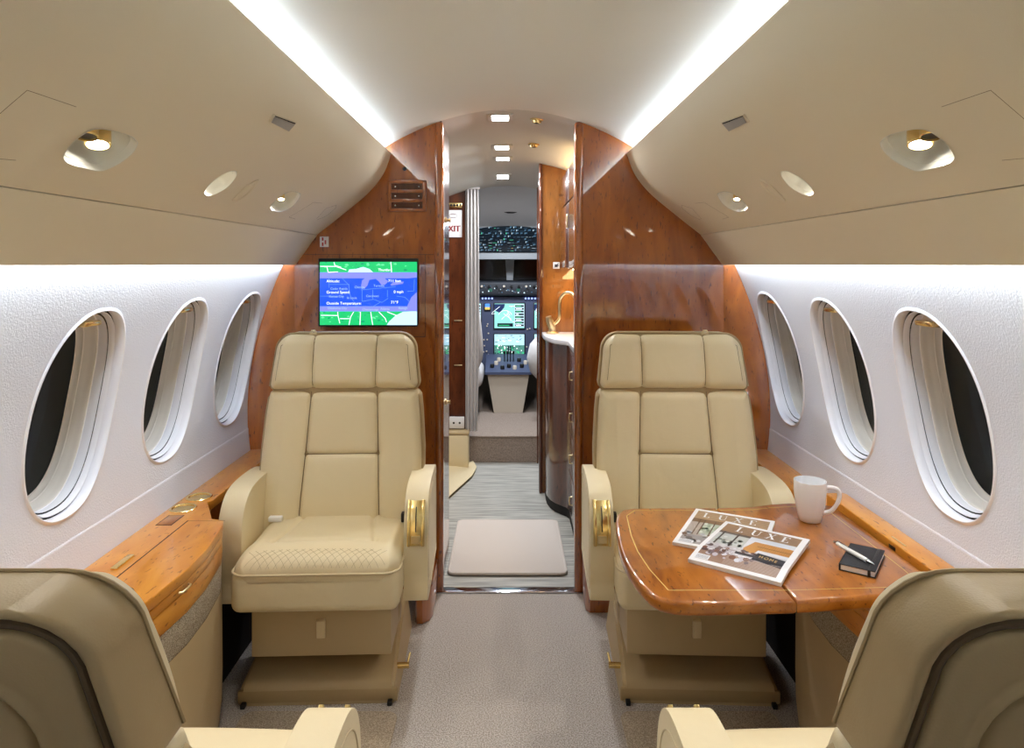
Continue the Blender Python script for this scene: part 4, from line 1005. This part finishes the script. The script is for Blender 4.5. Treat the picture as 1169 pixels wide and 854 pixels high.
o = tag(MB().box((x-.019, PY-.017, z-.019), (x+.019, PY-.0125, z+.019), .001).build('placard', 'white'), 'tiny white pictogram sign on the wood above the tap', 'sign')
fl = Flat((x, PY-.0172, z), (1, 0, 0), (0, 0, 1), .0002, .0002); dk = pmat((60, 60, 66))
fl.poly([(-.009, -.010), (.006, -.010), (.009, .006), (-.011, .006)], 0, dk).line([(-.013, -.013), (.013, .013)], .003, 1, pmat((70, 60, 64))).line([(.009, .004), (.014, .0), (.008, -.005)], .002, 1, dk)
fl.build('printing', o)
# ------------------------------------------------------------------ cockpit
CZ = .175
struct(MB().box((-.9, 4.6, 0), (.9, 7.2, CZ-.004)).build('cockpit_floor', 'step'), 'raised carpeted cockpit floor', 'floor')
struct(MB().box((-.262, 4.585, 0), (.185, 4.60, CZ-.012)).box((-.262, 4.580, CZ-.012), (.185, 4.62, CZ), .005).build('step_riser', 'step'), 'carpeted step up into the cockpit', 'step')
struct(MB().box((-.95, 4.6, 0), (-.9, 7.2, 2)).box((.9, 4.6, 0), (.95, 7.2, 2)).box((-.95, 7.2, 0), (.95, 7.25, 2)).build('wall_cockpit_sides', 'ck_dark'), 'dark cockpit side lining', 'wall')
hd = [(4.6, 1.832), (4.75, 1.80), (4.95, 1.70), (5.05, 1.645), (5.2, 1.60)]
A = np.array([[(x, y, z-.35*x*x) for y, z in hd] for x in np.linspace(-.9, .9, 25)])
struct(MB().grid(A).build('cockpit_ceiling', 'ck_wall'), 'pale grey headliner sloping down over the cockpit', 'ceiling')
o = thing('grab_handle', P(583, 241, 5.0), 'black crescent handle under the cockpit headliner', 'handle')
MB().prism([(-.075, .010), (.075, .010), (.055, -.008), (.02, -.018), (-.02, -.018), (-.055, -.008)], 1, -.03, .02, .004).build('grip', 'black', o)
MB().tube([(-.07, -.012, .011), (0, -.012, .012), (.07, -.012, .011)], .004, 8).build('mounting_strip', 'ck_wall', o)
# overhead panel (sloping)
a0 = Vector(P(581, 257, 5.2)); a1 = Vector(P(581, 288, 5.75)); ey = (a0-a1); hgt = ey.length; ey.normalize()
ow = .32
o = thing('overhead_panel', a1, 'dark overhead switch panel crowded with lit white markings', 'instrument panel')
nrm = Vector((1, 0, 0)).cross(ey)
b = MB(); cor = [Vector((-ow, 0, 0)), Vector((ow, 0, 0)), Vector((ow, 0, 0))+ey*hgt, Vector((-ow, 0, 0))+ey*hgt]
b.add([c for c in cor]+[c-nrm*.05 for c in cor], [[0, 1, 2, 3], [4, 5, 6, 7]]+[[i, (i+1) % 4, 4+(i+1) % 4, 4+i] for i in range(4)]); b.build('panel_body', pmat((22, 40, 58), .5), o)
fl = Flat((0, 0, 0), (1, 0, 0), ey, .0006, .0006)
cols = [emat((190, 215, 225), .9), emat((110, 150, 175), .7), emat((70, 104, 130), .8), emat((240, 190, 90), 1.0), emat((90, 220, 170), .9)]
for r in range(9):
    yb = hgt*(.06+r*.105)
    x = -ow+.02
    while x < ow-.03:
        wv = rng.uniform(.006, .035); k_ = rng.choice([0, 0, 1, 1, 2, 2, 2, 3, 4], p=[.16, .14, .16, .14, .12, .1, .1, .04, .04])
        if rng.random() < .75:
            if rng.random() < .5: fl.line([(x, yb), (x+wv, yb)], .0045, 1, cols[k_])
            else: fl.line([(x, yb), (x, yb+hgt*.06)], .0045, 1, cols[k_]); fl.rect(x+.004, yb+hgt*.02, x+.004+wv*.5, yb+hgt*.06, 1, cols[2])
        x += wv+rng.uniform(.004, .014)
fl.build('markings', o)
MB().box((-ow-.03, -.02, -.06), (ow+.03, .03, -.005), .008).build('lower_lip', 'ck_wall', o)
struct(MB().box((-.9, 6.2, 1.0), (.9, 6.24, 1.7)).build('windshield', 'night'), 'black windshield glass at night', 'window')
MB_ = MB().prism([(-.028, 0), (.028, 0), (.045, .30), (-.045, .30)], 1, -.02, .02, .006)
o = thing('windshield_post', P(582, 322, 6.15), 'pale grey post between the two dark windshield panes', 'post'); MB_.build('post_body', 'ck_wall', o)
MB().box((-.6, -.03, .215), (.6, .03, .30), .01).build('header', 'ck_wall', o)
# glareshield with mode panel
x, y, z = P(581, 338, 5.6)
o = thing('glareshield', (0, 5.6, z), 'dark glareshield with rows of small knobs below the windshield', 'instrument panel')
MB().box((-.8, 0, 0), (.8, .5, .118), .02, 3).build('hood', 'ck_dark', o)
fl = Flat((0, -.001, 0), (1, 0, 0), (0, 0, 1), .0006, .0006)
for i in range(44):
    xx = -.26+.012*i; fl.disc(xx, .055+.030*rng.uniform(-1, 1), rng.uniform(.003, .007), 1, [cols[0], cols[2], pmat((90, 94, 100)), pmat((60, 62, 70))][i % 4], 8)
for i in range(7): fl.rect(-.24+i*.075, .035, -.24+i*.075+.03, .060, 0, [pmat((50, 56, 64)), emat((40, 90, 80), .8), pmat((24, 26, 30))][i % 3])
fl.build('markings', o)
kn = 0
for i in range(8):
    MB().lathe([(.010, 0), (.010, .014), (.008, .018), (.0001, .018)], 14, (-.22+i*.06, 0, .078), Matrix.Rotation(math.pi/2, 3, 'X')).build('knob', 'ck_ped' if i % 3 == 0 else 'black', o)
# main panel
x, _, zt = P(581, 339, 5.66); _, _, zb = P(581, 420, 5.66)
o = thing('instrument_panel', (0, 5.66, zb), 'blue grey main instrument panel with bright glass displays', 'instrument panel'); pxm = 5.66/F
MB().box((-.7, 0, 0), (.7, .08, zt-zb)).build('panel_body', 'ck_blue', o)
def disp(px0, py0, px1, py1, mode, nm='display'):
    X0, X1 = (px0-CX)*pxm, (px1-CX)*pxm; Z0, Z1 = EYE-(py1-HY)*pxm-zb, EYE-(py0-HY)*pxm-zb
    d = MB().box((X0-.008, -.012, Z0-.008), (X1+.008, -.0005, Z1+.008), .003).build(nm, 'black', o)
    W, H = X1-X0, Z1-Z0
    fl = Flat((X0, -.0122, Z0), (W, 0, 0), (0, 0, H), .0005, .0004)
    base = emat((120, 182, 176), 1.3) if mode == 0 else emat((150, 190, 206), 1.3)
    fl.rect(0, 0, 1, 1, 0, base)
    w_, dkb, gr, bl = emat((236, 246, 250), 1.5), emat((14, 26, 40), 1), emat((40, 170, 110), 1.2), emat((30, 48, 90), 1)
    if mode == 0:
        fl.poly([(0, .98), (0, .72), (.18, .62), (.33, .85), (.35, .98)], 1, bl)
        for i in range(9):
            p0 = (rng.uniform(.02, .6), rng.uniform(.25, .95)); fl.line([p0, (p0[0]+rng.uniform(-.3, .3), p0[1]+rng.uniform(-.3, .2))], .012, 2, w_)
        fl.line([(.36+.22*math.cos(a), .50+.22*math.sin(a)) for a in np.linspace(.2, 2.9, 12)], .012, 2, w_)
        fl.rect(.10, .06, .62, .20, 3, dkb).rect(.14, .10, .5, .13, 4, gr)
        fl.rect(.67, .05, 1, .98, 2, emat((170, 200, 210), 1.2))
        for i in range(8): fl.rect(.69, .08+i*.112, .98, .15+i*.112, 3, dkb); fl.rect(.72, .10+i*.112, .72+rng.uniform(.05, .2), .125+i*.112, 4, [w_, gr][i % 2])
    else:
        fl.rect(0, 0, 1, .45, 1, emat((70, 120, 110), 1.1))
        for i in range(60):
            a_, b_ = rng.uniform(0, .93), rng.uniform(0, .43); fl.rect(a_, b_, a_+rng.uniform(.015, .07), b_+rng.uniform(.02, .08), 2, [gr, dkb, w_][i % 3])
        for i in range(20):
            a_, b_ = rng.uniform(0, .9), rng.uniform(.5, .93); fl.rect(a_, b_, a_+rng.uniform(.02, .1), b_+.03, 2, [w_, emat((110, 140, 190), 1.2), dkb][i % 3])
        fl.rect(.44, 0, .49, .42, 3, dkb).rect(.52, 0, .57, .42, 3, dkb)
    fl.build('picture', d)
disp(564.5, 346.5, 598.5, 374.5, 0); disp(564.5, 381.5, 598.5, 404, 1)
disp(522, 346.5, 549, 374.5, 0); disp(610, 346.5, 640, 374.5, 0); disp(610, 381.5, 640, 404, 1)
for q0 in (551, 600):
    for i in range(4):
        X = (q0+i*3.6-CX)*pxm; Z = EYE-(338.2-HY)*(5.59)/F
        MB().lathe([(.008, 0), (.008, .01), (.0001, .012)], 12, (X, -.012, zt-zb+.008-.02), Matrix.Rotation(math.pi/2, 3, 'X')).build('lamp_button', emat((150, 175, 255), 1.2), o)
X, Z = (556.5-CX)*pxm, EYE-(350-HY)*pxm-zb
sg = MB().box((X-.028, -.010, Z-.036), (X+.028, -.0005, Z+.030), .003).build('standby_gauge', 'black', o)
fl = Flat((X, -.0104, Z), (1, 0, 0), (0, 0, 1), .0005, .0004); fl.rect(-.02, -.004, .02, .024, 0, emat((70, 130, 230), 1.2)).rect(-.02, -.024, .02, -.004, 0, emat((200, 170, 90), 1.2)); fl.build('picture', sg)
mb = MB()
for i in range(14): mb.lathe([(.006, 0), (.006, .01), (.0001, .011)], 10, ((rng.choice([rng.uniform(552, 561), rng.uniform(601, 608)])-CX)*pxm, 0, rng.uniform(.08, .42)), Matrix.Rotation(math.pi/2, 3, 'X'))
mb.build('switches', 'ck_ped', o)
# pedestal
o = thing('centre_pedestal', (0, 5.36, CZ-.004), 'cream fronted centre pedestal with throttle levers between the pilot seats', 'pedestal')
def W_(px, Y): return (px-CX)*Y/F
zt0 = EYE-(424-HY)*5.28/F-CZ; zt1 = EYE-(404-HY)*5.62/F-CZ
fr = [(-.115, .0), (.105, 0), (.155, .30), (.175, zt0-.02), (-.185, zt0-.02), (-.165, .30)]
b = bmesh.new(); A1 = [b.verts.new((x, -.05-.03*(z/.4), z+.001)) for x, z in fr]; B1_ = [b.verts.new((x, .26, z+.001)) for x, z in fr]
b.faces.new(A1); b.faces.new(B1_[::-1])
for i in range(6): b.faces.new([A1[i], B1_[i], B1_[(i+1) % 6], A1[(i+1) % 6]])
bmesh.ops.recalc_face_normals(b, faces=b.faces[:]); bmesh.ops.bevel(b, geom=b.edges[:], offset=.02, segments=3, affect='EDGES', clamp_overlap=True)
m_ = MB(); m_.bm(b); m_.build('shell', 'ck_ped', o)
MB().prism([(-.095, zt0-.019), (-.095, zt0), (.27, zt1), (.27, zt0-.019)], 0, -.185, .175, .006).build('control_deck', 'ck_blue', o)
def dk_(y): return zt0+(zt1-zt0)*(y+.095)/.365
for i, xx in enumerate((-.035, -.012, .012, .035)):
    MB().tube([(xx, .12, dk_(.12)-.01), (xx, .10, dk_(.12)+.07)], .004, 8).box((xx-.009, .085, dk_(.12)+.06), (xx+.009, .115, dk_(.12)+.085), .004).build('throttle_lever', 'black', o)
for i, (xx, yy) in enumerate(((-.13, .0), (-.10, .06), (.10, .0), (.13, .07), (.08, .12), (-.08, .13), (0, 0), (.045, -.03), (-.05, -.03))):
    MB().lathe([(.016, -.004), (.016, .02), (.012, .026), (.0001, .026)], 14, (xx, yy, dk_(yy))).build('knob', ['black', 'ck_ped'][i % 2], o)
# pilot seats
o = thing('pilot_seat', (-.33, 5.05, CZ-.004), 'pilot seat in pale cloth behind the curtain', 'seat')
MB().box((-.2, -.1, .25), (.14, .3, .40), .05, 4).build('seat_cushion', 'cloth', o); MB().box((-.2, -.16, .36), (.10, -.06, .98), .045, 4).build('backrest', 'cloth', o); MB().box((-.15, -.05, .0), (.1, .25, .26), .02).build('base', 'ck_dark', o)
MB().tube(catmull([(.09, -.16, .92), (.12, -.15, .70), (.13, -.12, .50), (.10, -.05, .40)], 6), .016, 10).build('belt', 'cloth', o)
o = thing('pilot_seat', (.36, 5.05, CZ-.004), 'pilot seat covered in grey white sheepskin beside the pedestal', 'seat')
mb = MB().lathe([(.0001, -.16), (.08, -.15), (.13, -.10), (.155, 0), (.13, .10), (.08, .15), (.0001, .16)], 24, (-.09, 0, .46), Matrix.Diagonal((.9, .8, 1.0)).to_3x3())
mb.build('seat_cushion', 'fleece', o, ang=80); MB().box((-.05, -.16, .34), (.25, -.06, .95), .045, 4).build('backrest', 'fleece', o); MB().box((-.12, -.05, 0), (.15, .25, .33), .02).build('base', 'ck_dark', o)
# added fill light that brightens the cockpit; it has no fitting
L = bpy.data.lights.new('cockpit_fill', 'AREA'); L.energy = 10; L.size = .25; L.color = (.8, .88, 1); lo = bpy.data.objects.new('cockpit_fill', L); C.objects.link(lo); lo.location = (0, 4.95, 1.60); lo['kind'] = 'structure'
# ------------------------------------------------------------------ world, camera, view
w = bpy.data.worlds.new('World'); bpy.context.scene.world = w; w.use_nodes = True
w.node_tree.nodes['Background'].inputs[0].default_value = (.35, .37, .36, 1); w.node_tree.nodes['Background'].inputs[1].default_value = .25
cam = bpy.data.cameras.new('camera'); co = bpy.data.objects.new('camera', cam); C.objects.link(co); bpy.context.scene.camera = co
co.location = (0, 0, EYE); co.rotation_euler = (math.pi/2, 0, 0); cam.sensor_width = 36; cam.lens = F/1169*36
cam.shift_x = (584.5-CX)/1169; cam.shift_y = -(427-HY)/1169; cam.clip_start = .02
sc = bpy.context.scene
sc.view_settings.view_transform = 'Standard'; sc.view_settings.look = 'None'; sc.view_settings.gamma = 1; sc.view_settings.use_curve_mapping = False
sc.view_settings.exposure = 0.7
cy = sc.cycles
cy.max_bounces = 10; cy.diffuse_bounces = 6; cy.glossy_bounces = 4; cy.transparent_max_bounces = 8; cy.sample_clamp_indirect = 6; cy.caustics_reflective = False
cy.use_denoising = True
